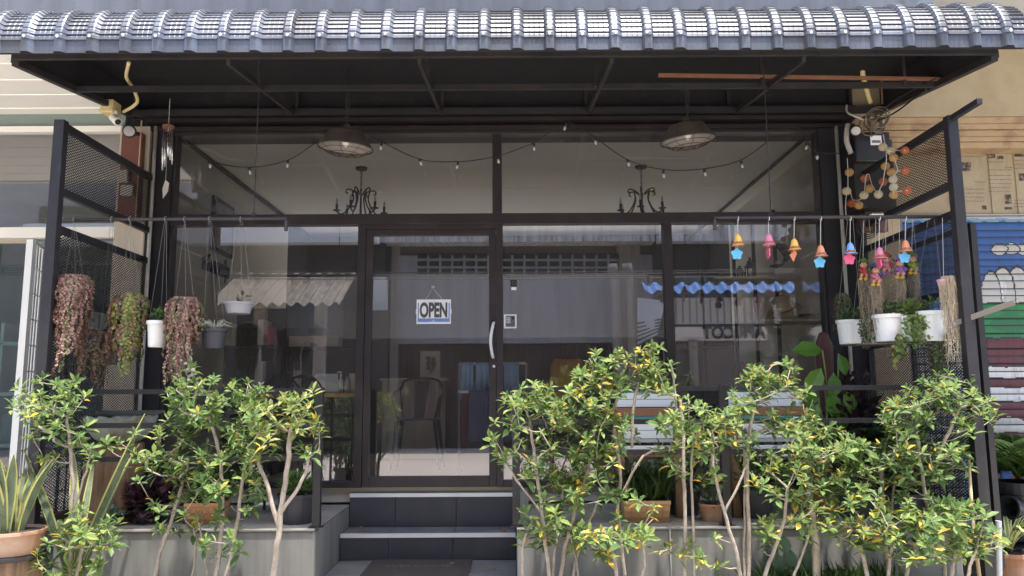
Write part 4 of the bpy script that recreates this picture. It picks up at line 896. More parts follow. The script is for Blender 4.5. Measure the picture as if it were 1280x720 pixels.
def doll(px, py, Y, dress, hat, shoe, L, lab, ml):
    c = at(px, py, Y); t = thing('clay_doll', lab, 'doll', c, 'hanging clay dolls')
    s_ = 0.9
    MB().ball(c + V(0, 0, 0.058) * s_, 0.030 * s_, 12).build('head', SKIN, t, smooth=True)
    m = MB()
    for sx in (-1, 1): m.ball(c + V(0.011 * sx, -0.026, 0.061) * s_, 0.004, 6)
    m.build('eyes', HAIR, t)
    MB().ball(c + V(0, 0.006, 0.066) * s_, 0.033 * s_, 12, sq=(1, 0.95, 0.9)).build('hair', HAIR, t, smooth=True)
    MB().lathe([(0.044 * s_, 0), (0.040 * s_, 0.006), (0.024 * s_, 0.012), (0.020 * s_, 0.026), (0.006, 0.03)], c + V(0, 0.002, 0.08) * s_, 14, axis=(0.1, 0.1, 1)).build('hat', DM[hat], t, smooth=True)
    m = MB(); m.lathe([(0.042 * s_, -0.03), (0.038 * s_, -0.01), (0.024 * s_, 0.012), (0.014 * s_, 0.036)], c, 14); m.build('dress', DM[dress], t, smooth=True)
    for sx in (-1, 1):
        MB().tube([c + V(sx * 0.018, 0, 0.026) * s_, c + V(sx * 0.038, -0.012, 0.012) * s_, c + V(sx * 0.026, -0.036, -0.004) * s_], [0.011, 0.01, 0.008], 6).build('arm', DM[dress] if sx < 0 else DM[hat], t, smooth=True)
        lg_ = MB().tube([c + V(sx * 0.018, -0.01, -0.022) * s_, c + V(sx * 0.02 - 0.02, -0.045, -0.03) * s_, c + V(sx * 0.02 - 0.03, -0.05, -0.055) * s_], [0.012, 0.011, 0.009], 6).build('leg', SKIN, t, smooth=True)
        MB().ball(c + V(sx * 0.02 - 0.033, -0.056, -0.062) * s_, 0.014, 8, sq=(1.2, 1, .7)).build('shoe', DM[shoe], lg_, smooth=True)
    MB().tube([c + V(0, 0, 0.1), at(px, 275, Y) + V(0, 0, 0.02)], 0.0015, 4).build('thread', STRING, t)
    moss('spanish_moss', c - V(-0.012, -0.03, 0.03), 0.040, L, 40, MOSS, None, ml, 'moss tufts under the dolls')
doll(1080, 340, -1.05, 'red', 'leafhat', 'gold', 0.46, 'clay doll in red with dark hat, hanging nearest the black post', 'grey spanish moss tuft under the red clay doll nearest the black post')
doll(1095, 347, -1.15, 'pinkdress', 'navy', 'gold', 0.40, 'lowest clay doll in pink with dark hat and yellow shoes', 'grey spanish moss tuft under the lowest pink clay doll')
doll(1108, 333, -1.05, 'pinkdress', 'red', 'purple', 0.60, 'clay doll with red hat right under the pink bell', 'grey spanish moss tuft under the red hatted clay doll')
doll(1125, 338, -1.12, 'purple', 'purple', 'gold', 0.50, 'clay doll in purple with yellow shoes beside the blue flower charm', 'thick spanish moss tuft under the purple clay doll')
doll(1141, 333, -1.05, 'lime', 'leafhat', 'gold', 0.52, 'clay doll in lime green hanging closest to the trellis front post', 'grey spanish moss tuft under the lime clay doll')
t = thing('hanging_pot', 'small pink hanging cup with long pale moss beside the trellis post', 'pot', at(1180, 355, -1.35))
c = at(1180, 356, -1.37); MB().lathe([(0.028, -0.03), (0.045, 0.035), (0.041, 0.035), (0.03, 0.0)], c, 16, cap=(True, True)).build('cup', mat('pale_pink', (0.68, 0.38, 0.42), 0.5), t, smooth=True)
MB().tube([c + V(0, 0, 0.03), at(1178, 272, -1.37)], 0.0018, 4).build('cord', STRING, t)
moss('trailing_moss', c + V(0.02, -0.02, 0.045), 0.062, 0.58, 110, MOSS2, t, taper=0.6)

# ---------------------------------------------------------------- inside the shop, seen through the glass
IRON = mat('wrought_iron', (0.025, 0.02, 0.02), 0.5, 0.4)
def chandelier(px, lab):
    Y = at(px, 200, 1.0).y; top = at(px, 200, 1.15); top.z = ZH + 0.03
    Y = 1.15; top = V(at(px, 205, Y).x, Y, ZH + 0.03)
    t = thing('chandelier', lab, 'chandelier', top - V(0, 0, 0.6), 'black iron chandeliers inside the shop')
    MB().lathe([(0.055, -0.022), (0.06, -0.012), (0.06, 0)], top, 18).build('ceiling_rose', IRON, t)
    m = MB(); z = top.z - 0.03; k = 0; zb = at(px, 238, Y).z
    while z > zb: ry = (k % 2) * math.pi / 2; m.tube([(top.x + .009 * math.cos(u * .8) * math.cos(ry), Y + .009 * math.cos(u * .8) * math.sin(ry), z - .016 + .018 * math.sin(u * .8)) for u in range(9)], 0.003, 4); z -= 0.03; k += 1
    m.build('chain', IRON, t)
    zc = at(px, 243, Y).z; zl = at(px, 274, Y).z
    MB().tube([(top.x, Y, zb + 0.01), (top.x, Y, zl - 0.06)], [0.008, 0.014], 8).build('stem', IRON, t)
    for k in range(6):
        a = k * math.pi / 3 + 0.3; d = V(math.cos(a), math.sin(a), 0); c0 = V(top.x, Y, zc)
        A = MB().tube(smooth_path([c0 + d * 0.03, c0 + d * 0.07 + V(0, 0, 0.03), c0 + d * 0.13 + V(0, 0, 0.045), c0 + d * 0.15 + V(0, 0, 0.015), c0 + d * 0.125 + V(0, 0, 0.0)], 5), 0.007, 6)
        A.tube(smooth_path([c0 + d * 0.085 + V(0, 0, 0.03), c0 + d * 0.075 + V(0, 0, -0.06), c0 + d * 0.13 + V(0, 0, -0.17), c0 + d * 0.19 + V(0, 0, -0.215), c0 + d * 0.235 + V(0, 0, -0.19)], 5), 0.008, 6)
        arm = A.build('arm', IRON, t, smooth=True); e = c0 + d * 0.235 + V(0, 0, -0.19)
        MB().lathe([(0.01, 0), (0.036, 0.008), (0.038, 0.014), (0.012, 0.016), (0.014, 0.075), (0.008, 0.078)], e, 12).build('candle_cup', IRON, arm)
        MB().lathe([(0.008, 0.078), (0.012, 0.095), (0.007, 0.125), (0.001, 0.14)], e, 8).build('candle_bulb', CLEAR, arm, smooth=True)
chandelier(452, 'black wrought iron chandelier behind the glass above the door')
chandelier(801, 'black wrought iron chandelier behind the glass on the hat shelf side')

WALLX = RX0
def onwall(px, py): return atx(px, py, WALLX + 0.012)
a, b = onwall(266, 245), onwall(289, 305); 
t = thing('picture_frame', 'dark framed picture on the pale inner wall above the dark lettering', 'picture', onwall(277, 315))
za, zb_ = onwall(266, 313).z, onwall(266, 244).z
MB().box((WALLX + 0.001, a.y, za), (WALLX + 0.03, b.y, zb_)).build('frame', mat('picture_black', (0.04, 0.035, 0.035), 0.5), t)
MB().box((WALLX + 0.031, a.y + 0.04, za + 0.04), (WALLX + 0.034, b.y - 0.04, zb_ - 0.04)).build('print', mat('picture_grey', (0.45, 0.46, 0.47), 0.5, 0, 0.4, 4, col2=(0.2, 0.2, 0.22), scale2=6), t)
t = thing('wall_lettering', 'small dark lettering mounted on the pale inner wall under the picture frame', 'lettering', onwall(270, 345))
c = onwall(270.5, 334.5)
text('letters', 'ยส์หอมกรุ่น', 0.21, IRON, (WALLX + 0.012, c.y, c.z), (R(90), 0, R(90)), t, 0.008, 0.72, 0.004)
p, q = (RX0 + .04, 0.05, ZH + 0.0), (RX0 + .04, 6.5, ZH + 0.0)
tag(MB().tube([p, q], 0.022, 6).build('ceiling_conduit', WIRE), 'black conduit along the corner of ceiling and inner wall with the picture', 'conduit')
p, q = (RX1 - .25, 0.05, ZH - 0.01), (RX1 - .25, 6.5, ZH - 0.01)
tag(MB().tube([p, q], 0.018, 6).build('ceiling_conduit', WIRE), 'black conduit along the ceiling above the hat shelf', 'conduit')

# desk with laptop, bottles, lamp
DESK = mat('orange_desk_wood', (0.42, 0.17, 0.06), 0.5, 0, 0.15, 6)
t = thing('desk', 'orange brown topped desk against the glass left of the door', 'desk', (-1.9, 0.5, ZF)); DZ = at(420, 491, 0.22).z
t['label'] = 'desk with orange brown top against the glass, carrying the white laptop'
x0, x1 = at(296, 490, .3).x, at(447, 490, .3).x
MB().box((x0, 0.2, DZ - 0.035), (x1, 0.8, DZ)).build('top', DESK, t, bevel=0.004)
for x in (x0 + .05, x1 - .05):
    for y in (0.25, 0.75): MB().box((x - .02, y - .02, ZF), (x + .02, y + .02, DZ - 0.036)).build('leg', IRON, t)
m = MB(); a = at(382, 492.5, 0.215); b = at(421.5, 492, 0.215)
t = thing('laptop', 'white laptop with its lid open on the orange brown desk', 'laptop', (a + b) / 2)
MB().prism([(a.x, 0.24, DZ + .014), (b.x, 0.24, DZ + 0.014), (b.x - 0.03, 0.36, DZ + 0.165), (a.x + 0.05, 0.36, DZ + 0.165)], (0, 0.012, 0.0)).build('lid', mat('white_lid', (0.75, 0.77, 0.80), 0.35), t)
MB().box((a.x, 0.235, DZ + 0.001), (b.x, 0.45, DZ + 0.013)).build('base', mat('white_lid', (0.75, 0.77, 0.80), 0.35), t)
c = at(425.5, 491, 0.3); c.z = DZ
t = thing('pump_bottle', 'slim pump bottle on the desk beside the white laptop', 'bottle', c)
MB().lathe([(0.022, 0), (0.024, 0.005), (0.024, 0.10), (0.012, 0.125), (0.010, 0.14)], c, 14).build('bottle', mat('cloudy_plastic', (0.55, 0.58, 0.60), 0.3), t, smooth=True)
MB().lathe([(0.012, 0.14), (0.012, 0.155), (0.004, 0.158), (0.004, 0.18)], c, 10).tube([c + V(0.006, 0, 0.18), c + V(-.03, 0, 0.176)], 0.006, 6).build('pump', WHITE, t)
c = at(434, 491, 0.33); c.z = DZ
tag(MB().lathe([(0.024, 0), (0.026, 0.004), (0.026, 0.10), (0.015, 0.12), (0.015, 0.14)], c, 14).build('jar', mat('beige_jar', (0.45, 0.4, 0.33), 0.5), smooth=True), 'beige capped jar on the desk between pump bottle and white box', 'jar')
a, b = at(437, 491, 0.4), at(446, 467, 0.4); tag(MB().box((a.x, 0.36, DZ), (b.x, 0.44, b.z)).build('white_box', OFFW, bevel=0.003), 'white box on the desk next to the door frame', 'box')
c = at(375, 491, 0.45); c.z = DZ; t = thing('desk_lamp', 'gooseneck desk lamp with bent neck behind the iron scroll chair', 'lamp', c)
MB().lathe([(0.05, 0), (0.05, 0.015), (0.01, 0.02)], c, 16).build('base', GREYP, t)
MB().tube(smooth_path([c + V(0, 0, .02), c + V(0.0, 0, 0.25), at(376, 445, .45), at(379, 432, .45), at(385, 427, .45), at(390, 430, .45)], 5), 0.007, 6).build('neck', mat('lamp_grey', (0.4, 0.4, 0.4), 0.4, 0.5), t, smooth=True)
MB().lathe([(0.015, 0), (0.035, 0.05), (0.036, 0.055)], at(390, 429, .45), 12, axis=(0.6, 0, -0.8)).build('shade', GREYP, t, smooth=True)
c = at(371, 491, 0.55); c.z = DZ; m = MB(); m.lathe([(0.03, 0), (0.04, 0.03), (0.035, 0.15), (0.04, 0.2)], c, 14)
tag(m.build('patterned_vase', mat('patterned_ceramic', (0.25, 0.24, 0.24), 0.5, 0, 0.2, 30, col2=(0.6, 0.58, 0.55), scale2=40), smooth=True), 'mottled grey vase at the foot of the gooseneck lamp', 'vase')
# shelves with books
t = thing('wall_shelf', 'dark shelf board carrying the long pale box', 'shelf', at(400, 436, 1.2))
a, b = at(350, 433.5, 1.2), at(452, 433.5, 1.2); MB().box((a.x, 1.2, a.z - 0.02), (b.x, 1.5, a.z)).build('board', IRON, t)
for x in (a.x + .03, b.x - .03): MB().box((x, 1.2, ZF), (x + .025, 1.5, a.z - .021)).build('side', IRON, t)
c0, d0 = at(361, 433, 1.25), at(423, 420, 1.25); m = MB(); m.box((c0.x, 1.25, a.z + .001), (d0.x, 1.45, d0.z))
lb = m.build('ribbed_box', OFFW); tag(lb, 'long pale ribbed box lying on the dark shelf', 'box'); lb2 = MB()
for k in range(26): x = c0.x + 0.01 + (d0.x - c0.x - .02) * k / 25; lb2.box((x - .003, 1.243, a.z + .01), (x + .003, 1.2495, d0.z - .02))
lb2.build('rib', OFFW, lb)
for x0, x1, y0, y1, colr, lab, tilt in ((321.5, 329.5, 399.5, 430, (0.55, 0.53, 0.5), 'tall pale folder standing in the dark bookcase', 0.0), (329.5, 335, 408, 431.5, (0.62, 0.12, 0.2), 'pink folder leaning on the pale folder', 0.03)):
    a, b = at(x0, y1, 1.0), at(x1, y0, 1.0); z0 = at(325, 431.5, 1.0).z
    tag(MB().prism([(a.x + tilt, 1.0, z0), (b.x + tilt, 1.0, z0), (b.x, 1.0, b.z), (a.x, 1.0, b.z)], (0, 0.25, 0)).build('folder', mat('folder_%s' % ('pink' if tilt else 'pale'), colr, 0.6)), lab, 'folder')
t = thing('bookcase', 'tall dark bookcase holding the pale and pink folders', 'bookcase', (at(320, 400, 1.0).x, 1.0, ZF))
a, b = at(280, 431.8, .98), at(347, 395, .98); z0 = at(325, 431.6, 1.0).z
MB().box((a.x, .98, z0 - 0.02), (b.x, 1.3, z0 - 0.001)).build('board', IRON, t); MB().box((a.x, 1.301, ZF), (b.x, 1.33, at(300, 386, 1.3).z)).build('back', IRON, t)
for x in (a.x, b.x - 0.02): MB().box((x, .98, ZF), (x + .02, 1.3, z0 - .021)).build('side', IRON, t)
# iron scroll chair by the railing
t = thing('scroll_chair', 'black wrought iron chair back with scrolls behind the short railing', 'chair', at(365, 600, -0.35)); Yc = -0.3
x0, x1 = at(336, 480, Yc).x, at(394, 480, Yc).x; zt = at(365, 469, Yc).z
m = MB()
for k in (0, 1): o = x0 + (x1 - x0) * (.25 + .5 * k); m.tube(smooth_path([V(o - .17, Yc, zt - .14), V(o - .10, Yc, zt - .04), V(o, Yc, zt), V(o + .10, Yc, zt - .04), V(o + .17, Yc, zt - .14)], 5), 0.008, 6)
m.tube(smooth_path([V(x0 - .02, Yc, zt - .16), V((x0 + x1) / 2, Yc, zt - .02), V(x1 + .02, Yc, zt - .05)], 6), 0.009, 6)
for k in range(4):
    o = V(x0 + (x1 - x0) * (k + .5) / 4, Yc, zt - .24); m.tube([o + V(math.cos(u * .5) * (.07 - .0035 * u), 0, math.sin(u * .5) * (.07 - .0035 * u)) for u in range(17)], 0.006, 5)
m.build('backrest', IRON, t, smooth=True)
MB().box((x0, Yc - .4, ZL + .42), (x1, Yc, ZL + .44)).build('seat', IRON, t)
for x in (x0, x1):
    for y in (Yc - .38, Yc): MB().tube([(x, y, ZL + .013), (x, y, zt - .18 if y == Yc else ZL + .42)], 0.011, 6).build('leg', IRON, t)
# cafe armchair, poster board, counter, clothes rail
t = thing('counter', 'pale panelled counter behind the black metal armchair', 'counter', (-0.9, 3.2, ZF)); a, b = at(478, 476, 2.6), at(552, 556, 2.6)
MB().box((a.x, 2.6, ZF), (b.x, 3.1, a.z)).build('body', mat('counter_cream', (0.55, 0.50, 0.43), 0.7, 0, 0.08, 3), t); MB().box((a.x - .03, 2.57, a.z + .001), (b.x + .03, 3.12, a.z + .03)).build('top', OFFW, t)
c0 = at(537, 440, 2.55); t = thing('botanical_print', 'framed print of a dark flowering plant standing on the pale counter', 'picture', at(537, 477, 2.55))
a, b = at(525, 477, 2.62), at(550, 439, 2.62); MB().box((a.x, 2.62, a.z + .02), (b.x, 2.65, b.z)).build('frame', OFFW, t)
m = MB(); mid = (a + b) / 2; m.tube([(mid.x, 2.617, a.z + .08), (mid.x + .03, 2.617, mid.z), (mid.x - .02, 2.617, b.z - .1)], 0.006, 4)
for k in range(22): s_ = -1 if k % 2 else 1; o = V(mid.x + .01, 2.615, a.z + .12 + (b.z - a.z - .20) * k / 22); m.leaf(o, V(s_, 0, .6), V(0, -1, 0), rnd(.05, .085), 0.03, 0, 0)
m.build('drawing', mat('print_ink', (0.12, 0.12, 0.11), 0.8), t)
t = thing('metal_armchair', 'dark metal cafe armchair seen through the glass door', 'chair', at(520, 560, 1.3)); Y0 = 1.3
TOL = mat('gunmetal', (0.05, 0.045, 0.045), 0.4, 0.5)
def ip(px, py, dy=0): return at(px, py, Y0 + dy)
zs_ = ip(520, 523).z; xl, xr = ip(497, 523).x, ip(544, 523).x
MB().box((xl, Y0 - .05, zs_ - .02), (xr, Y0 + .36, zs_)).build('seat', TOL, t, bevel=0.01)
for x, ox in ((xl, -.05), (xr, .05)):
    for y, oy in ((Y0 - .03, -.05), (Y0 + .34, .05)): MB().tube([(x, y, zs_ - .02), (x + ox, y + oy, ZF)], [0.022, 0.012], 6).build('leg', TOL, t)
MB().prism([V(xl + .12, Y0 + .36, zs_), V(xl + .22, Y0 + .36, zs_), V(xl + .27, Y0 + .42, zs_ + .38), V(xl + .10, Y0 + .42, zs_ + .38)], (0, .01, 0)).build('splat', TOL, t)
MB().tube(smooth_path([V(xl, Y0 + .34, zs_), V(xl - .02, Y0 + .4, zs_ + .3), V(xl + .05, Y0 + .42, zs_ + .39), V(xr - .05, Y0 + .42, zs_ + .39), V(xr + .02, Y0 + .4, zs_ + .3), V(xr, Y0 + .34, zs_)], 5), 0.013, 6).build('back_frame', TOL, t, smooth=True)
for x, s_ in ((xl, -1), (xr, 1)): MB().tube(smooth_path([V(x, Y0 + .38, zs_ + .33), V(x + .05 * s_, Y0 + .1, zs_ + .25), V(x + .04 * s_, Y0 - .04, zs_ + .18), V(x, Y0, zs_)], 5), 0.012, 6).build('armrest', TOL, t, smooth=True)
t = thing('clothes_rail', 'white clothes rail behind the door frame holding blue denim', 'clothes rail', at(620, 570, .75)); Yr = 0.75
zt = at(600, 454.5, Yr).z; zm = at(600, 489.5, Yr - .18).z; a, b = at(574, 454, Yr), at(658, 455, Yr)
MB().tube([(a.x, Yr, zt), (b.x, Yr, zt)], 0.012, 8).tube([(a.x, Yr - .18, zm), (b.x, Yr - .18, zm)], 0.012, 8).build('rail', WHITE, t, smooth=True)
for x in (a.x, b.x): MB().tube([(x, Yr, zt), (x, Yr, ZF + .05)], 0.012, 6).bar((x, Yr - .25, ZF + .03), (x, Yr + .25, ZF + .03), 0.025).build('upright', mat('chrome', (.55, .55, .55), .3, .8), t)
DEN = mat('faded_denim', (0.20, 0.38, 0.62), 0.9, 0, 0.3, 8, bump=0.2, col2=(0.36, 0.52, 0.70), scale2=3); DEN2 = mat('dark_denim', (0.05, 0.08, 0.17), 0.9, 0, 0.3, 10, bump=0.2)
def cloth(x0, x1, z0, z1, Y, m_, name, lab, taper=0.0, n=14):
    mb = MB(); vs = []
    for j in range(9):
        f = j / 8
        for i in range(n + 1):
            g = i / n; x = x0 + (x1 - x0) * g; x += taper * f * (0.5 - g)
            vs.append((x, Y - 0.02 + 0.018 * math.sin(g * 17 + f * 2) * (.3 + f), z1 + (z0 - z1) * f))
    mb.add(vs, [(j * (n + 1) + i, j * (n + 1) + i + 1, (j + 1) * (n + 1) + i + 1, (j + 1) * (n + 1) + i) for j in range(8) for i in range(n)])
    o = mb.build(name, m_, smooth=True); s_ = o.modifiers.new('thickness', 'SOLIDIFY'); s_.thickness = 0.012; return tag(o, lab, 'clothing')
def X_(px, Y): return at(px, 480, Y).x
cloth(X_(576, Yr), X_(592, Yr), at(585, 500, Yr).z, zt + .012, Yr, DEN, 'denim_trousers', 'pale blue denim leg hanging at the end of the clothes rail')
cloth(X_(595, Yr), X_(614, Yr), at(585, 500, Yr).z, zt + .012, Yr, DEN, 'denim_trousers', 'pale blue denim leg hanging right behind the door stile')
cloth(X_(630, Yr), X_(649, Yr), at(585, 520, Yr).z, zt + .012, Yr, DEN, 'denim_trousers', 'pale blue denim hanging beyond the door frame next to the bushes')
cloth(X_(586, Yr - .2), X_(640, Yr - .2), at(585, 552, Yr - .2).z, zm + .012, Yr - .2, DEN2, 'denim_jacket', 'dark navy denim folded over the lower rail')
cloth(X_(577, Yr - .1), X_(588, Yr - .1), at(585, 553, Yr - .1).z, zm - .02, Yr - .1, mat('maroon_cloth', (0.12, 0.02, 0.03), 0.9), 'maroon_garment', 'maroon garment showing between the denim pieces')
YCH = mat('mustard_fabric', (0.42, 0.21, 0.02), 0.8, 0, 0.15, 12)
def ychair(px, py, w, h, Y, lab):
    c = at(px, py, Y); t = thing('mustard_chair', lab, 'chair', V(c.x, Y, ZF), 'mustard yellow chairs'); z0 = c.z - h
    m = MB(); vs = []
    for j in range(7):
        f = j / 6; ww = w * (0.42 + 0.1 * math.sin(f * 2.4)) * (1 if f < .85 else .82); 
        for i in range(7): g = i / 6 - .5; vs.append((c.x + 2 * g * ww + .03 * f, Y + .06 * (4 * g * g) * -1 + .05 * f, z0 + h * f))
    m.add(vs, [(j * 7 + i, j * 7 + i + 1, (j + 1) * 7 + i + 1, (j + 1) * 7 + i) for j in range(6) for i in range(6)])
    o = m.build('backrest', YCH, t, smooth=True); s_ = o.modifiers.new('thickness', 'SOLIDIFY'); s_.thickness = 0.05
    MB().box((c.x - w / 2, Y - .42, ZF + .40), (c.x + w / 2, Y + .02, ZF + .47)).build('seat', YCH, t, bevel=0.03)
    for sx in (-1, 1):
        for y in (Y - .38, Y): MB().tube([(c.x + sx * w * .42, y, ZF + .4), (c.x + sx * w * .5, y + (.04 if y == Y else -.04), ZF)], [0.016, 0.01], 6).build('leg', IRON, t)
ychair(706, 449, 0.25, 0.40, 1.0, 'mustard yellow chair back seen through glass beyond the denim rail')
ychair(934, 452, 0.25, 0.40, 1.2, 'mustard yellow chair half hidden behind the bush under the hat shelf')

# display rack with hats
t = thing('display_rack', 'black steel display rack with shelves for hats behind the glass', 'rack', (2.3, 0.45, ZF))
for px, Y in ((968, .7), (916, 1.0), (876, 1.3), (941, .9)): p = at(px, 300, Y); MB().box((p.x - .014, Y - .014, ZF), (p.x + .014, Y + .014, 2.95)).build('upright', IRON, t)
for (x0, x1, y, Y, dd, nm) in ((958, 1042, 398.5, .2, .4, 'shelf'), (893, 1000, 346, .55, .35, 'shelf'), (858, 912, 432, 1.0, .35, 'shelf')):
    a, b = at(x0, y, Y), at(x1, y, Y); MB().box((a.x, Y, a.z - .02), (min(b.x, RX1 - .01), Y + dd, a.z)).build(nm, mat('pale_shelf', (0.5, 0.45, 0.33), 0.6) if Y < .6 else IRON, t)
SH1 = at(1000, 398.5, .2).z; SH2 = at(950, 346, .55).z
STRAW = mat('straw', (0.52, 0.42, 0.27), 0.9, 0, 0.15, 40, bump=0.4); FELT = mat('pale_hat', (0.62, 0.56, 0.43), 0.9, 0, 0.1, 40, bump=0.3)
c = V(at(980, 390, .42).x, .42, SH1 + 0.10)
t = thing('straw_hat', 'wide floppy straw hat leaning on the shelf beside the banded hat', 'hat', c - V(0, 0, .1))
MB().lathe([(0.165, -.03), (0.15, 0.0), (0.11, 0.01), (0.10, 0.05), (0.085, 0.10), (0.05, 0.125), (0.002, 0.13)], c, 24, axis=(-.35, -.35, .8), cap=(False, True)).build('body', STRAW, t, smooth=True)
MB().lathe([(0.112, 0.012), (0.108, 0.03)], c, 24, axis=(-.35, -.35, .8), cap=(False, False)).build('band', BROWNW, t)
c = V(at(1011, 396, .34).x, .34, SH1 + 0.003)
t = thing('banded_hat', 'pale hat with black band lying on the shelf', 'hat', c)
MB().lathe([(0.145, 0.01), (0.15, 0.015), (0.12, 0.012), (0.092, 0.018), (0.085, 0.07), (0.075, 0.10), (0.05, 0.108), (0.02, 0.09), (0.002, 0.088)], c, 24, cap=(False, True), sx=0.95, sy=1.1).build('body', FELT, t, smooth=True)
MB().lathe([(0.094, 0.02), (0.089, 0.048)], c, 24, cap=(False, False), sx=0.95, sy=1.1).build('band', INK, t)
# horse-like figure and lanterns on the upper shelf
c = V(at(978, 342, .7).x, .7, SH2)
t = thing('bird_carving', 'dark curved bird like carving standing on the upper shelf', 'carving', c)
BR = mat('dark_carving', (0.045, 0.04, 0.04), 0.5, 0, 0.2, 10)
MB().box((c.x - .1, .62, SH2 + .001), (c.x + .16, .8, SH2 + .09)).build('plinth', OFFW, t)
k_ = .1
MB().tube(smooth_path([c + V(-.11, 0, .02 + k_), c + V(.0, 0, .04 + k_), c + V(.05, 0, .10 + k_), c + V(.04, 0, .17 + k_), c + V(-.02, 0, .22 + k_), c + V(-.055, 0, .26 + k_)], 5), [.01 + .0016 * i for i in range(10)] + [.03 + .004 * i for i in range(5)] + [.05 - .004 * i for i in range(11)], 10).build('body', BR, t, smooth=True)
MB().lathe([(0.012, -.06), (0.03, 0), (0.02, .04)], c + V(-.05, 0, .27 + k_), 10, axis=(.8, 0, .6)).tube([c + V(-.07, 0, .29 + k_), c + V(-.05, 0, .33 + k_), c + V(-.02, 0, .31 + k_)], .006, 5).build('head', BR, t, smooth=True)
for px, h_, lab in ((925, .12, 'squat dark lantern on the upper shelf'), (938, .19, 'taller dark lantern with pointed top on the upper shelf')):
    c = V(at(px, 345, .75).x, .75, SH2); t = thing('lantern', lab, 'lantern', c, 'dark lanterns on the upper shelf')
    MB().box((c.x - .045, .705, SH2 + .001), (c.x + .045, .795, SH2 + .015)).build('base', BR, t)
    for sx in (-1, 1):
        for sy in (-1, 1): MB().box((c.x + sx * .036 - .005, .75 + sy * .036 - .005, SH2 + .0155), (c.x + sx * .036 + .005, .75 + sy * .036 + .005, SH2 + h_ * .6)).build('post', BR, t)
    MB().lathe([(.06, h_ * .6 + .001), (.03, h_ * .8), (.03, h_ * .9), (.012, h_), (.012, h_ * 1.12), (.002, h_ * 1.15)], c, 4).build('roof', BR, t)
    MB().lathe([(.02, .0155), (.02, .06), (.002, .062)], c, 10).build('candle', OFFW, t)
# ---------------------------------------------------------------- plants
random.seed(21)
def rosette(mb, tip, ax, n, L, bias, droop=0.2, narrow=0.42):
    ax = ax.normalized(); u = ax.orthogonal().normalized(); w = ax.cross(u); a0 = rnd(0, 6.28)
    for k in range(n):
        a = a0 + k * 2.4 + rnd(-.3, .3); f = k / max(1, n - 1); el = R(25 + 62 * f + rnd(-12, 12))
        o = (u * math.cos(a) + w * math.sin(a)); d = ax * math.cos(el) + o * math.sin(el) + V(0, 0, -0.12 * f)
        l = L * rnd(.72, 1.12) * (0.75 + .35 * f); p = tip - ax * (0.05 * f * L / .09) + o * 0.003
        r_ = random.random(); mi = 0
        if r_ < bias[0]: mi = 3
        elif r_ < bias[0] + bias[1]: mi = 2
        elif r_ < bias[0] + bias[1] + bias[2]: mi = 1
        nrm = (ax * math.sin(el) - o * math.cos(el)) + V(rnd(-.3, .3), rnd(-.3, .3), rnd(-.3, .3))
        mb.leaf(p, d, nrm, l, l * narrow * rnd(.85, 1.15), mi, droop * rnd(.2, 1.6))
CLEAR_ = [(768, 842, 493, 516), (778, 838, 532, 566), (940, 1000, 500, 514), (945, 998, 546, 566), (780, 838, 612, 648), (112, 188, 512, 552), (112, 165, 560, 650), (352, 392, 606, 655), (230, 272, 622, 652), (400, 445, 400, 720), (872, 900, 615, 650), (838, 900, 470, 500)]
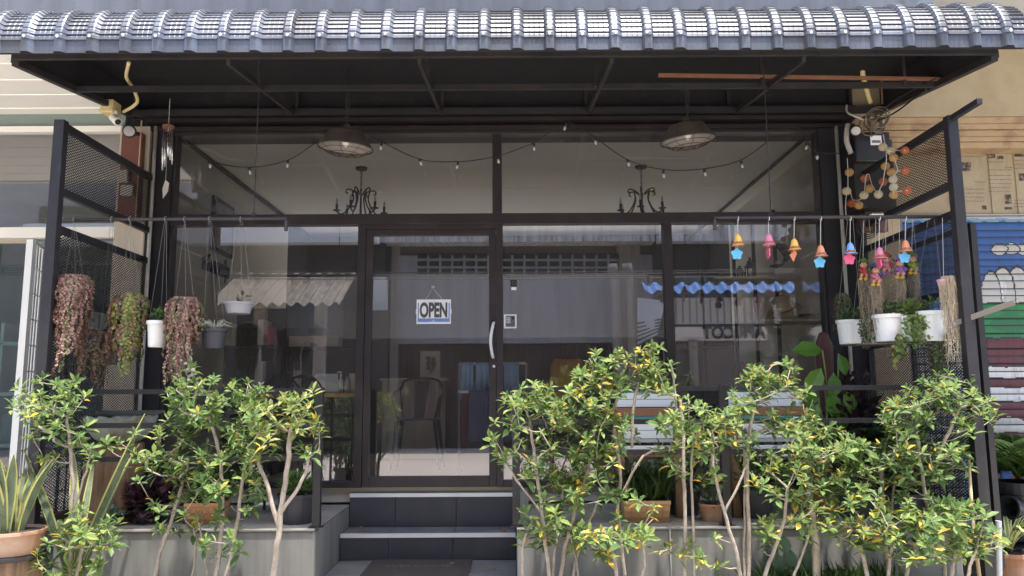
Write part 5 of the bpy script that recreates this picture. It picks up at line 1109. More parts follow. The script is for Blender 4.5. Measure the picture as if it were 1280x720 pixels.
def shrub(lab, trunks, blobs, Y, yellow=0.05, light=0.3, L=0.068, mats=None, r0=0.016, name='garden_shrub', group='shrubs in front of the planter ledges', step=0.05, leaves=9):
    pos, par = [], []; tips = []
    base = None
    for tr in trunks:
        P = smooth_path([at(x, y, Y + dy) for x, y, dy in tr], 5); last = -1
        if base is None: base = P[0]
        for p in P:
            if last < 0: pos.append(p); par.append(-1); last = len(pos) - 1
            else: pos.append(p + V(rnd(-.004, .004), rnd(-.006, .006), 0)); par.append(last); last = len(pos) - 1
        tips.append((pos[last].copy(), True, last))
    ntr = len(pos); T = []
    for (bx, by, rx, ry, n_) in blobs:
        for k in range(int(n_ * (2.15 if bx > 990 else 1.8))):
            a = rnd(0, 6.28); q = math.sqrt(rnd(0, 1)); tx, ty = bx + rx * q * math.cos(a), by + ry * q * math.sin(a)
            if any(x0 < tx < x1 and y0 < ty < y1 for x0, x1, y0, y1 in CLEAR_) and random.random() < .9: continue
            T.append(at(tx, ty, Y + random.gauss(0, 0.13)))
    def near(t):
        best, bi = 1e9, 0
        for i, p in enumerate(pos):
            d = t - p; c = d.length + (1.6 * max(0, -d.z + 0.02)) + (0.0 if i < ntr else 0.02)
            if c < best: best, bi = c, i
        return bi
    cen = sum((p for p in pos), V(0, 0, 0)) / len(pos)
    T.sort(key=lambda t: min((t - p).length for p in pos[:ntr]))
    for t in T:
        i = near(t); p = pos[i]; d = t - p; l = d.length
        if l < 0.02: tips.append((t, False, i)); continue
        k = max(2, int(l / step)); c1 = p + d * .45 + V(0, 0, -0.10 * l) + V(rnd(-1, 1), rnd(-1, 1), rnd(-.5, .5)) * (0.10 * l); last = i
        for j in range(1, k + 1):
            f = j / k; q = p * (1 - f) ** 2 + c1 * 2 * f * (1 - f) + t * f * f
            if j < k: q = q + V(rnd(-.005, .005), rnd(-.005, .005), rnd(-.005, .005))
            pos.append(q); par.append(last); last = len(pos) - 1
        tips.append((t, False, last))
    cnt = [0] * len(pos)
    for _, _, i in tips:
        while i >= 0: cnt[i] += 1; i = par[i]
    rad = [0.0022 * (max(1, c) ** 0.42) for c in cnt]
    for i in range(ntr): rad[i] = max(rad[i], r0 * (0.45 + 0.55 * (1 - i / ntr)) * 0.8)
    root = thing(name, lab, 'shrub', base, group)
    kids = {}
    for i, p in enumerate(par): kids.setdefault(p, []).append(i)
    wood = MB(); starts = [(-1, i) for i in kids.get(-1, [])]
    while starts:
        p, i = starts.pop(); ch = [p, i] if p >= 0 else [i]
        while True:
            ks = sorted(kids.get(ch[-1], []), key=lambda j: -cnt[j])
            if not ks: break
            for j in ks[1:]: starts.append((ch[-1], j))
            ch.append(ks[0])
        if len(ch) > 1:
            rr = [rad[j] for j in ch]
            if p >= 0: rr[0] = min(rr[0], rr[1] * 1.3)
            wood.tube([pos[j] for j in ch], rr, 6 if max(rr) > .008 else 4)
    wood.build('trunk', BARK, root, smooth=True)
    lv_ = MB()
    for t, istr, i in tips:
        pr = pos[par[i]] if par[i] >= 0 else pos[i] - V(0, 0, .05)
        ax = (t - pr).normalized() * .5 + V(rnd(-.45, .45), rnd(-.55, .25), .75)
        b = random.random(); lt = light * (1.7 if b < .4 else .6); yl = yellow * (1.7 if random.random() < .15 else .28)
        n_ = random.randint(leaves - 2, leaves + 2)
        (rosette(lv_, t, ax, n_, L * rnd(.65, 1.25), (yl, lt, .45), rnd(.1, .4)) if istr or random.random() < .86 else None)
        for _ in range(2):
            j = i
            for _ in range(random.randint(1, 3)): j = par[j] if par[j] >= 0 else j
            if j >= ntr and random.random() < .7:
                d = V(rnd(-1, 1), rnd(-1, .6), rnd(-.2, .7)).normalized(); l = L * rnd(.7, 1.05); lv_.leaf(pos[j], d, V(0, 0, 1) + V(rnd(-.5, .5), rnd(-.5, .5), 0), l, l * .36, 3 if random.random() < yellow * 2.2 else random.choice((0, 1, 1, 2)), .3)
    lv_.build('crown', mats or LG, root)
    return root
S = shrub
S('tall slim shrub in front of the trellis post beside the snake plants', [[(88, 735, 0), (88, 680, .02), (91, 610, 0), (88, 560, 0), (84, 520, .02)], [(90, 640, 0), (104, 600, -.03), (112, 572, -.05)]],
  [(72, 500, 48, 32, 15), (30, 505, 32, 24, 6), (70, 545, 40, 30, 7), (112, 545, 22, 22, 4)], -1.62, .03, .32)
S('low bushy shrub at the corner below the snake plants', [[(92, 735, 0), (100, 700, 0), (104, 675, 0)], [(98, 735, 0), (125, 700, -.05)]], [(108, 655, 42, 28, 12), (85, 690, 50, 32, 12), (130, 665, 20, 24, 5)], -1.66, .05, .25)
S('leaning shrub reaching over the stump with a yellow leaf or two', [[(190, 735, 0), (200, 690, 0), (213, 655, 0), (222, 625, .02)], [(238, 735, .02), (245, 690, 0), (242, 660, 0)]],
  [(180, 555, 58, 28, 13), (215, 530, 40, 26, 8), (155, 585, 36, 22, 7), (225, 590, 40, 35, 10), (215, 640, 36, 26, 7)], -1.5, .05, .25)
S('dense upright shrub between the stump and the pale trunked shrub', [[(268, 735, 0), (275, 690, 0), (278, 630, 0), (274, 570, .02), (262, 520, 0)], [(278, 735, 0), (292, 680, -.02), (298, 640, 0), (306, 585, 0), (318, 530, 0)], [(262, 735, 0), (255, 690, 0), (246, 645, 0)]],
  [(255, 492, 48, 26, 13), (315, 485, 26, 22, 7), (235, 470, 18, 14, 3), (270, 540, 55, 34, 16), (312, 545, 36, 36, 10), (255, 590, 44, 30, 11), (300, 615, 36, 30, 8), (275, 665, 34, 30, 7)], -1.55, .03, .22)
S('pale thick trunked shrub with yellowish olive leaves in front of the black pot', [[(340, 740, 0), (346, 690, 0), (351, 640, 0), (360, 580, 0), (363, 530, 0)], [(349, 660, 0), (335, 610, 0), (322, 575, .02)], [(352, 640, 0), (378, 600, -.03), (388, 565, -.02)]],
  [(350, 510, 38, 20, 12), (375, 497, 24, 14, 6), (385, 545, 24, 22, 8), (330, 545, 30, 30, 8), (315, 590, 18, 24, 4)], -1.72, .05, .4, mats=YG, r0=0.024)
S('shrub at the stair edge with bright green rosettes', [[(690, 740, 0), (682, 680, 0), (675, 620, 0), (668, 570, 0), (662, 525, 0)], [(655, 740, .02), (653, 690, 0), (660, 660, 0)], [(676, 640, 0), (646, 600, -.03), (632, 575, -.02)]],
  [(655, 492, 42, 18, 13), (632, 545, 24, 26, 7), (690, 520, 30, 26, 8), (680, 580, 26, 30, 6), (672, 655, 28, 26, 6)], -1.6, .03, .42)
S('broad many stemmed shrub left of the tan trough planter', [[(700, 740, 0), (705, 690, 0), (718, 640, 0), (735, 585, 0), (742, 540, 0)], [(715, 740, 0), (722, 690, .02), (742, 640, .02), (760, 600, 0)], [(690, 740, 0), (692, 700, 0), (700, 650, 0), (705, 600, 0)], [(725, 735, 0), (716, 680, 0), (700, 640, -.02)]],
  [(735, 515, 46, 34, 16), (760, 545, 36, 26, 10), (720, 575, 46, 30, 14), (745, 610, 42, 28, 12), (700, 625, 30, 26, 8), (705, 665, 36, 22, 8)], -1.5, .09, .34)
S('tallest shrub, its crown standing against the glass right of the door', [[(782, 740, 0), (778, 690, .01), (772, 640, .02), (776, 590, .02), (768, 540, .02), (772, 490, .02), (782, 455, .02)], [(776, 620, .01), (800, 575, -.02), (825, 558, -.03)], [(790, 560, .02), (792, 510, .02), (800, 470, .02)]],
  [(775, 462, 52, 26, 20), (815, 447, 26, 18, 8), (740, 478, 32, 22, 9), (800, 490, 40, 22, 9), (755, 515, 34, 20, 7), (820, 555, 32, 12, 6), (780, 540, 24, 20, 4)], -1.45, .13, .42)
S('small low shrub with bright yellow leaves at the foot of the tallest shrub', [[(772, 740, 0), (768, 700, 0), (762, 670, 0)], [(800, 735, 0), (806, 700, -.02), (802, 660, 0)]], [(750, 675, 38, 24, 9), (800, 655, 34, 26, 9), (815, 625, 22, 14, 3), (850, 690, 24, 20, 4)], -1.7, .22, .35)
S('twin pale trunked shrub with yellow leaves in front of the slatted chairs', [[(856, 740, 0), (856, 660, 0), (855, 600, 0), (854, 540, 0), (850, 500, .02)], [(868, 740, .02), (866, 660, .02), (864, 590, .02), (868, 530, .02)], [(846, 520, 0), (843, 480, 0), (838, 455, .02)]],
  [(858, 522, 42, 24, 13), (885, 545, 28, 26, 7), (840, 545, 26, 20, 5), (825, 510, 18, 18, 4), (855, 580, 26, 14, 3)], -1.6, .17, .36)
S('thin leaning shrub with few leaves beside the orange terracotta pot', [[(928, 740, 0), (920, 690, 0), (905, 640, 0), (893, 590, 0), (890, 550, .02)], [(906, 640, 0), (925, 600, 0), (938, 570, 0)]], [(890, 560, 20, 26, 5), (900, 525, 22, 16, 4), (880, 600, 22, 14, 2), (893, 690, 16, 24, 3)], -1.66, .1, .35)
S('straight double trunked shrub with grey green crown below the hats', [[(936, 740, 0), (936, 660, 0), (934, 600, 0), (936, 545, 0), (944, 505, 0)], [(930, 740, .02), (931, 640, .02), (930, 560, .02), (926, 520, 0)]],
  [(948, 478, 32, 20, 9), (978, 465, 30, 14, 6), (935, 505, 36, 20, 9), (985, 505, 36, 26, 11), (960, 540, 50, 24, 12)], -1.5, .08, .3)
S('spreading bare twigged shrub under the slatted chairs', [[(948, 740, 0), (965, 695, 0), (980, 650, -.02), (984, 610, -.02)], [(985, 740, 0), (1000, 700, 0), (1012, 668, 0)]], [(995, 560, 40, 22, 8), (985, 600, 46, 26, 8), (1010, 640, 30, 26, 6), (965, 640, 22, 24, 3), (940, 670, 30, 24, 4)], -1.66, .16, .3)
S('thick stumped shrub with drooping mixed yellow leaves', [[(1020, 740, 0), (1020, 690, 0), (1016, 650, 0), (1010, 600, 0), (1016, 560, 0)]], [(1020, 540, 34, 24, 9), (1015, 590, 46, 30, 13), (1045, 615, 34, 30, 10), (1000, 640, 26, 22, 5), (1045, 560, 30, 20, 7)], -1.5, .12, .26, r0=0.034)
S('dark green shrub with a straight bare trunk in front of the ferns', [[(1106, 740, .1), (1107, 680, .08), (1104, 630, .05), (1102, 590, .03), (1106, 560, 0)], [(1112, 660, .05), (1118, 600, .02)]],
  [(1092, 565, 46, 26, 13), (1130, 560, 40, 26, 11), (1120, 525, 30, 24, 7), (1075, 595, 24, 16, 4), (1150, 585, 32, 20, 7)], -1.4, .06, .3)
S('low broad shrub spreading along the kerb at the foot of the trellis', [[(1085, 740, 0), (1082, 705, 0), (1075, 685, 0)], [(1110, 740, 0), (1112, 700, 0), (1118, 670, 0)], [(1130, 740, 0), (1138, 700, 0), (1150, 670, 0)]],
  [(1080, 662, 44, 22, 12), (1120, 655, 50, 24, 14), (1165, 640, 36, 26, 10), (1150, 690, 36, 24, 6), (1085, 630, 26, 18, 6)], -1.66, .14, .28)
S('angular branched shrub in front of the trellis post and hanging moss', [[(1182, 740, 0), (1180, 690, 0), (1174, 650, 0), (1160, 620, 0)], [(1160, 640, .02), (1148, 560, .02), (1144, 510, .02)], [(1172, 570, 0), (1188, 535, 0), (1200, 510, 0)]],
  [(1190, 485, 42, 22, 13), (1222, 515, 26, 24, 8), (1150, 510, 30, 30, 8), (1165, 560, 46, 24, 11), (1190, 580, 34, 20, 7), (1130, 600, 24, 22, 5)], -1.5, .05, .32)
S('shrub spilling towards the grey pipe below the mural', [[(1190, 740, 0), (1192, 700, 0), (1200, 665, 0)], [(1205, 740, 0), (1215, 700, -.02), (1225, 670, 0)]], [(1205, 645, 42, 22, 12), (1225, 680, 36, 22, 10), (1180, 675, 26, 22, 6)], -1.72, .06, .34)

# trailing disc leaved plants
def vine(lab, px, ytop, ybot, wpx, Y, cols, n, dens=60, pot=True, ropes=True, taper=.75, rs=.0074, shift=0, rodx=None):
    c = at(px, ytop, Y); sc = abs(at(px + 10, ytop, Y).x - c.x) / 10; w = wpx * sc / 2; Lm = (at(px, ytop, Y) - at(px, ybot, Y)).length
    t = thing('trailing_plant', lab, 'hanging plant', c, 'trailing plants hanging from the rods')
    if pot: MB().lathe([(w * .55, -.13), (w * .72, -.01), (w * .66, -.01)], c, 18).build('pot', DKPOT, t, smooth=True)
    mb = MB(); st_ = MB()
    for k in range(n):
        a = rnd(0, 6.28); r_ = w * .72; r_ *= rnd(.7, 1.1); rim = c + V(r_ * math.cos(a), r_ * math.sin(a) * .8, 0.0); inn = c + V(r_ * .3 * math.cos(a), r_ * .3 * math.sin(a), .035)
        out = c + V(w * rnd(.82, 1.05) * math.cos(a), w * .8 * math.sin(a), rnd(-.05, -.01)); l = Lm * (1 - abs(math.cos(a + shift)) ** 1.5 * taper * rnd(.3, .9)) * (.18 + .82 * rnd(0, 1) ** 1.25)
        end = out + V(rnd(-.035, .035) - (out.x - c.x) * rnd(.1, .65), rnd(-.02, .02), -l); P = [inn, rim + V(0, 0, .02), out] + [out.lerp(end, (j + 1) / 8) + V(.008 * math.sin(j * 1.7 + k), .008 * math.cos(j * 1.3 + k), 0) for j in range(8)]
        st_.tube(P, 0.0013, 3, cap=False); tot = l + w; m_ = int(tot * dens); ci = random.choices(range(len(cols)), weights=[x[1] for x in cols])[0]
        for q in range(m_):
            f = rnd(0.05, .999) * (len(P) - 1); i = int(f); p = P[i].lerp(P[i + 1], f - i) + V(rnd(-.007, .007), rnd(-.007, .007), rnd(-.006, .006))
            nrm = V(math.cos(a) + rnd(-.7, .7), math.sin(a) + rnd(-.7, .7), rnd(-.4, .7)).normalized(); u = nrm.orthogonal().normalized(); w_ = nrm.cross(u); rr = rs * rnd(.6, 1.15)
            mb.add([p + (u * math.cos(b) + w_ * math.sin(b)) * rr for b in (0, 1.05, 2.1, 3.14, 4.19, 5.24)], [(0, 1, 2, 3, 4, 5)], ci if random.random() < .85 else random.randrange(len(cols)))
    st_.build('stems', mat('vine_stem', (0.20, 0.10, 0.07), .8), t); mb.build('foliage', [x[0] for x in cols], t)
    if ropes:
        m = MB()
        for dx in (-.8, .1, .8): m.tube([c + V(dx * w * .7, 0, -.02), at(rodx or px, 274, -1.3)], 0.0010, 4)
        m.tube([at(rodx or px, 274, -1.3) + V(0, .02 * math.cos(u * .7), .02 * math.sin(u * .7)) for u in range(9)], .003, 4)
        m.build('hanging_wire', CORD, t)
    return t
VM = mat('vine_maroon', (0.21, 0.105, 0.085), .55, 0, .3, 30, trans=.2); VP = mat('vine_dusty_pink', (0.38, 0.25, 0.195), .6, 0, .25, 30, trans=.2); VG = mat('vine_green', (0.15, 0.19, 0.06), .5, 0, .3, 30, trans=.3); VY = mat('vine_yellow_green', (0.32, 0.33, 0.08), .5, 0, .2, 30, trans=.3)
vine('dense dusty maroon trailing plant next to the trellis front post', 93, 350, 472, 44, -1.3, [(VM, .45), (VP, .5), (VG, .05)], 150, 200)
vine('green and yellow disc leaved trailing plant with maroon strands inside', 163, 374, 470, 46, -1.2, [(VG, .38), (VY, .38), (VM, .24)], 95, 105, rs=.0105, taper=.4)
vine('dusty maroon trailing plant hanging over the shop glass between white and grey pots', 231, 378, 485, 44, -1.25, [(VM, .5), (VP, .42), (VG, .08)], 140, 200, shift=0.2)
vine('sparse brownish trailing plant spilling from the dark pot in front of the trellis mesh', 120, 420, 500, 48, -1.0, [(mat('vine_dry', (0.22, 0.17, 0.12), .8, 0, .3, 30), .7), (VG, .3)], 80, 55, ropes=False)

def bushlet(mb, c, rx, ry, rz, n, L, W=.5, mats_n=3, droop=.3, wts=None, up=.3):
    for _ in range(n):
        d = V(random.gauss(0, 1), random.gauss(0, 1), random.gauss(0, 1)).normalized() * (rnd(0, 1) ** .45); p = c + V(d.x * rx, d.y * ry, d.z * rz); o = (V(d.x, d.y, d.z + up) + V(rnd(-.5, .5), rnd(-.5, .5), rnd(-.3, .5))).normalized(); l = L * rnd(.65, 1.2)
        mi = random.choices(range(mats_n), weights=wts)[0] if wts else random.randrange(mats_n)
        mb.leaf(p, o, V(0, 0, 1) + V(rnd(-.5, .5), rnd(-.5, .5), 0), l, l * W, mi, droop)
    return mb
def stems(mb, c, rx, ry, rz, n, r=.003):
    for _ in range(n): d = V(rnd(-.8, .8) * rx, rnd(-.8, .8) * ry, rnd(.0, .8) * rz); mb.tube(smooth_path([c - V(0, 0, rz) + V(d.x * .15, d.y * .15, 0), c + V(d.x * .5, d.y * .5, -rz * .2), c + d], 4), r, 4)
    return mb
def pot(name, lab, c, r, h, m_, taper=.75, cat='pot', group=None, plant=None, squash=1.0, rim=.012):
    t = thing(name, lab, cat, c, group)
    MB().lathe([(r * taper, 0), (r * .97, h * .86), (r * .97 + rim * .3, h * .86), (r + rim * .5, h * .87), (r + rim * .5, h), (r * .95, h), (r * .93, h * .9)], c, 24, sy=squash).build('vessel', m_, t, smooth=False)
    if plant: plant(t, c + V(0, 0, h))
    MB().lathe([(r * .92, h * .9), (r * .5, h * .92), (.002, h * .93)], c, 18, sy=squash, cap=(False, False)).build('soil', SOIL, t)
    return t
ZLp = ZL + 0.0125
def hangwires(t, c, w, rodx, z=None):
    m = MB(); r_ = at(rodx, 274, -1.3)
    for dx, dy in ((-w, 0), (w, 0), (0, w * .7)): m.tube([c + V(dx, dy, 0), r_ + V(dx * .1, 0, 0)], 0.0010, 4)
    m.tube([r_ + V(0, .018 * math.cos(u * .7), .02 * math.sin(u * .7)) for u in range(9)], .003, 4); m.build('hanging_wire', CORD, t)
def leafy(rx, rz, n, L, mats_, W=.5, ns=8, up=.5):
    def f(t, top):
        stems(MB(), top + V(0, 0, rz * .5), rx, rx * .8, rz, ns).build('stems', mats_[0], t); bushlet(MB(), top + V(0, 0, rz * .55), rx, rx * .8, rz, n, L, W, len(mats_), up=up).build('foliage', mats_, t)
    return f
# white and grey hanging pots on the left
c = at(195.5, 434, -1.2); sc = 1 / 184
t = pot('hanging_pot', 'white hanging pot between two trailing plants in front of the black post', c, .066, .178, WHITE, .8, group='pots hanging from the rods', plant=leafy(.07, .05, 40, .045, [LG[0], LG[1]])); hangwires(t, c + V(0, 0, .17), .06, 207)
c = at(298, 392, -1.1); t = pot('hanging_pot', 'shallow grey hanging bowl in front of the shop glass', c, .098, .075, mat('pale_grey_plastic', (0.30, 0.30, 0.33), .5), .78, group='pots hanging from the rods', plant=leafy(.05, .05, 7, .05, [mat('orchid_leaf', (.09, .08, .06), .6), LG[0]], ns=4)); hangwires(t, c + V(0, 0, .07), .09, 301)
c = at(267, 436, -1.15); t = pot('hanging_pot', 'dark grey hanging pot with wispy air plant beside the maroon trailing plant', c, .083, .135, DKPOT, .82, group='pots hanging from the rods'); hangwires(t, c + V(0, 0, .13), .075, 262)
m = MB()
for k in range(60): a = rnd(0, 6.28); b = rnd(.2, 1.3); p0 = c + V(.02 * math.cos(a), .02 * math.sin(a), .13); L_ = rnd(.05, .11); m.tube([p0, p0 + V(math.cos(a) * L_ * .5 * b, math.sin(a) * L_ * .5 * b, L_ * .6), p0 + V(math.cos(a) * L_ * 1.2 * b, math.sin(a) * L_ * b, L_ * (.9 - .5 * b))], [.0025, .002, .0008], 3)
m.build('air_plant', mat('silver_green', (.42, .43, .37), .8), t)
m = MB(); lm = MB()
for k in range(5):
    P = smooth_path([c + V(-.03, 0, .13), c + V(-.08 - .01 * k, -.05, .2 - .01 * k), c + V(-.14 - .015 * k, -.07, .12), c + V(-.12 - .02 * k, -.07, -.05 - .05 * k), c + V(-.10 + .03 * k, -.07, -.2 - .03 * k)], 5); m.tube(P, .0025, 4)
    for p in P[4:]: lm.leaf(p, V(rnd(-1, 1), rnd(-1, 0), rnd(-.6, .4)), V(0, -1, .3), rnd(.025, .045), .024, 0 if random.random() < .6 else 1)
m.build('trailing_stems', mat('pale_stem', (.50, .44, .28), .7), t); lm.build('pale_leaves', [mat('pale_leaf', (.46, .47, .28), .6, trans=.3), mat('cream_petal', (.75, .73, .62), .6)], t)
c = at(137, 456, -0.75); t = pot('hanging_pot', 'dark pot behind the sparse trailing plant in front of the trellis', c, .10, .2, DKPOT, .8, group='pots hanging from the rods'); hangwires(t, c + V(0, 0, .19), .08, 140)

# white planters on the right with trailing greenery
for px, py, w, h, Y, lab, g in ((1063, 430, .088, .175, -.75, 'white hanging planter nearest the black post', 1), (1083, 431, .088, .175, -.82, 'white hanging planter partly covered by tiny leaves', 2), (1111, 427, .095, .185, -1.1, 'white hanging planter left of the hanging fern leaves', 1),
                                (1138, 427, .09, .175, -1.12, 'white hanging planter behind the hanging fern leaves', 3), (1164, 427, .105, .205, -1.15, 'widest white hanging planter next to the pale moss', 1)):
    c = at(px, py, Y); t = pot('white_planter', lab, c, w, h, WHITE, .84, cat='planter', group='white planters hanging in front of the trellis mesh', plant=leafy(.09, .06, 70 if g != 3 else 120, .035 if g != 3 else .05, [LG[0], mat('grey_green_leaf', (.11, .14, .07), .6, trans=.2), LG[1]] if g != 3 else [LG[1], LG[2]]))
    m = MB(); rw = at(px, 274, -1.3)
    for dx in (-w, w): m.tube([c + V(dx, 0, h), rw + V(dx * .2, 0, 0)], .0015, 4)
    m.build('hanging_wire', CORD, t)
    if g >= 2:
        m = MB(); s2 = MB()
        for k in range(26 if g == 2 else 20):
            x = c.x + rnd(-w, w); l = rnd(.05, .22) * (1 if g == 2 else 1.1); p0 = V(x, c.y - w * .9 - rnd(0, .02), c.z + h); s2.tube([p0, p0 - V(0, 0.01, l)], .0012, 3)
            for q in range(int(l * 90)): p = p0 - V(rnd(-.012, .012), rnd(0, .02), rnd(0, l)); m.leaf(p, V(rnd(-1, 1), rnd(-1, 0), rnd(-.8, .3)), V(0, -1, .3), rnd(.018, .03), .014 if g == 2 else .02, random.randrange(2))
        s2.build('trailing_stems', MATS['vine_stem'], t); m.build('trailing_leaves', [LG[0], MATS['grey_green_leaf']] if g == 2 else [LG[1], LG[2]], t)
vine('green leafed string plant dangling below the white planters', 1124, 424, 458, 14, -1.24, [(LG[1], .5), (VY, .3), (LG[0], .2)], 22, 70, pot=False, ropes=False, rs=.013)
vine('grey green trailing plant behind the long pale moss', 1172, 432, 480, 24, -1.2, [(MATS['grey_green_leaf'], .7), (LG[0], .3)], 40, 60, pot=False, ropes=False, rs=.011)
vine('scruffy upright trailing plant against the pale pipe', 1053, 372, 430, 20, -.6, [(MATS['grey_green_leaf'], .6), (LG[0], .4)], 40, 70, pot=False, ropes=False, rs=.011)
t = thing('planter_rack', 'thin rusty wire rack holding the white planters', 'rack', at(1120, 430, -1.1)); a, b = at(1050, 432, -.98), at(1176, 428, -1.2)
m = MB(); m.tube([V(a.x, -1.0, a.z), V(b.x, -1.0, a.z)], .005, 5).tube([V(a.x, -1.23, a.z - .004), V(b.x, -1.23, a.z - .004)], .005, 5)
for k in range(9): x = a.x + (b.x - a.x) * k / 8; m.tube([(x, -1.0, a.z - .003), (x, -1.23, a.z - .006)], .004, 4)
m.build('wire_frame', RUST, t)

# stump with enamel basin, terracotta bowl with snake plants
def stump(name, lab, c, r, h):
    m = MB(); n = 26; vs = []
    for j in range(8):
        f = j / 7
        for i in range(n): a = 2 * math.pi * i / n; rr = r * (1 + .05 * math.sin(3 * a + 1) + .035 * math.sin(7 * a + f) + .02 * math.sin(13 * a)) * (1.08 - .1 * f + .05 * (1 - f) ** 3); vs.append(c + V(rr * math.cos(a), rr * math.sin(a), h * f))
    fs = [(j * n + i, j * n + (i + 1) % n, (j + 1) * n + (i + 1) % n, (j + 1) * n + i) for j in range(7) for i in range(n)] + [tuple(7 * n + i for i in range(n))]
    m.add(vs, fs); return tag(m.build(name, mat('stump_wood', (0.30, 0.19, 0.11), .9, 0, .35, 7, bump=.5, col2=(.11, .065, .04), scale2=2.2, streak=True)), lab, 'stump')
c = V(at(141, 600, -.75).x, -.75, ZLp); ztop = at(141, 556, -.98).z
stump('tree_stump', 'brown tree stump on the ledge carrying the enamel basin', c, .19, ztop - ZLp)
c2 = V(at(149, 556, -.75).x, -.75, ztop + .002); t = thing('enamel_basin', 'worn pale green basin with a wavy rim on top of the tree stump', 'basin', c2)
m = MB(); n = 40; vs = []; pr = [(.12, 0), (.17, .03), (.225, .10), (.245, .16), (.255, .185), (.245, .19), (.235, .15), (.16, .05), (.02, .04)]
for k, (r_, z) in enumerate(pr):
    for i in range(n): a = 2 * math.pi * i / n; wv = (.010 * math.sin(a * 14)) if 3 <= k <= 5 else 0; vs.append(c2 + V((r_ + wv * .4) * math.cos(a), (r_ + wv * .4) * math.sin(a) * .9, z + wv * .8))
m.add(vs, [(k * n + i, k * n + (i + 1) % n, (k + 1) * n + (i + 1) % n, (k + 1) * n + i) for k in range(len(pr) - 1) for i in range(n)] + [tuple(range(n))[::-1]])
m.build('bowl', mat('worn_enamel', (.40, .44, .38), .5, 0, .12, 8, bump=.15, col2=(.22, .13, .08), scale2=4, th=(.52, .66)), t, smooth=True)
MB().lathe([(.236, .15), (.1, .152), (.002, .152)], c2, 24, sy=.9, cap=(False, False)).build('water', mat('dark_water', (.03, .035, .03), .08), t)
MB().prism([c2 + V(-.24, .02, .19), c2 + V(.24, .02, .19), c2 + V(.26, .14, .215), c2 + V(-.22, .14, .215)], (0, 0, .012)).build('lid_board', mat('grey_board', (.14, .14, .12), .8), t)

def blades(mb, c, n, r, h, w, m0, m1, spread=.35):
    for k in range(n):
        a = rnd(0, 6.28); b0 = c + V(r * rnd(0, 1) * math.cos(a), r * rnd(0, 1) * math.sin(a), 0); d = V(math.cos(a) * spread * rnd(.2, 1), math.sin(a) * spread * rnd(.2, 1), 1).normalized(); H = h * rnd(.6, 1.1); s_ = V(-math.sin(a + rnd(-.8, .8)), math.cos(a), 0).normalized(); W = w * rnd(.8, 1.15); vs = []
        nseg = 9; nn = d.cross(s_).normalized()
        for j in range(nseg + 1):
            f = j / nseg; ww = W * (0.7 + .6 * math.sin(min(f * 2.2, 1.57))) * (1 - f ** 5) * .5 + .0008; p = b0 + d * (H * f) + nn * (.02 * math.sin(f * 3 + k)) + V(math.cos(a), math.sin(a), 0) * (.05 * f * f)
            vs += [p - s_ * ww + nn * .006, p - s_ * ww * .72, p + s_ * ww * .72, p + s_ * ww + nn * .006]
        fs, mi = [], []
        for j in range(nseg):
            for q in range(3): mb.add([], [], 0); fs.append((j * 4 + q, j * 4 + q + 1, (j + 1) * 4 + q + 1, (j + 1) * 4 + q)); mi.append(m0 if q == 1 else m1)
        o = len(mb.v); mb.v += [tuple(x) for x in vs]; mb.f += [tuple(i + o for i in f) for f in fs]; mb.m += mi
    return mb
SNK = [mat('snake_leaf', (.08, .115, .06), .5, 0, .55, 26, col2=(.15, .19, .10), scale2=12), mat('snake_margin', (.42, .40, .13), .5, 0, .1)]
c = V(at(14, 690, -1.72).x, -1.72, at(14, 700, -1.92).z)
def snakes(t, top): blades(MB(), top - V(0, 0, .03), 16, .12, .47, .052, 0, 1).build('snake_plant', SNK, t)
stump('log_stand', 'pale log section under the terracotta bowl of snake plants', V(c.x, c.y, -.05), .165, c.z + .02)
MB_ = MB().lathe([(.17, 0), (.185, .005), (.185, .022), (.17, .024)], V(c.x, c.y, c.z - .028), 26); tag(MB_.build('black_saucer', BLACK), 'black saucer between the log section and the terracotta bowl', 'saucer')
pot('terracotta_bowl', 'wide terracotta bowl of yellow edged snake plants on the log section', V(c.x, c.y, c.z), .175, .135, TERRA, .85, plant=snakes)
t = thing('snake_plant', 'long yellow edged blades leaning behind the slim shrub', 'plant', V(at(95, 600, -1.45).x, -1.45, -.03)); blades(MB(), V(at(100, 600, -1.45).x, -1.45, .1), 7, .05, 1.05, .045, 0, 1, .5).build('blades', SNK, t); MB().lathe([(.08, -.03), (.11, .1), (.1, .1)], V(at(100, 600, -1.45).x, -1.45, 0), 16).build('pot', DKPOT, t)
# ledge pots, left
VIOLET = [mat('violet_leaf', (.045, .018, .028), .5, 0, .3, 20, trans=.15), mat('violet_leaf_light', (.085, .035, .05), .5, 0, .3, 20, trans=.15)]
pot('plant_pot', 'low pot of dark violet ground leaves beside the stump', V(at(186, 640, -.85).x, -.85, ZLp), .1, .09, DKPOT, plant=leafy(.17, .12, 260, .075, VIOLET, .7))
pot('plant_pot', 'blue pot half hidden by violet leaves beside the stump', V(at(193, 640, -.5).x, -.5, ZLp), .12, .28, mat('blue_glaze', (.03, .10, .32), .35), .8, plant=leafy(.12, .1, 90, .06, [LG[0], LG[1]]))
pot('plant_pot', 'small pot of pale blue green succulents in front of the stump', V(at(139, 650, -.98).x, -.98, ZLp), .07, .06, DKPOT, plant=leafy(.08, .035, 110, .04, [mat('succulent', (.20, .30, .25), .5), mat('succulent_green', (.12, .20, .09), .5)], .5))
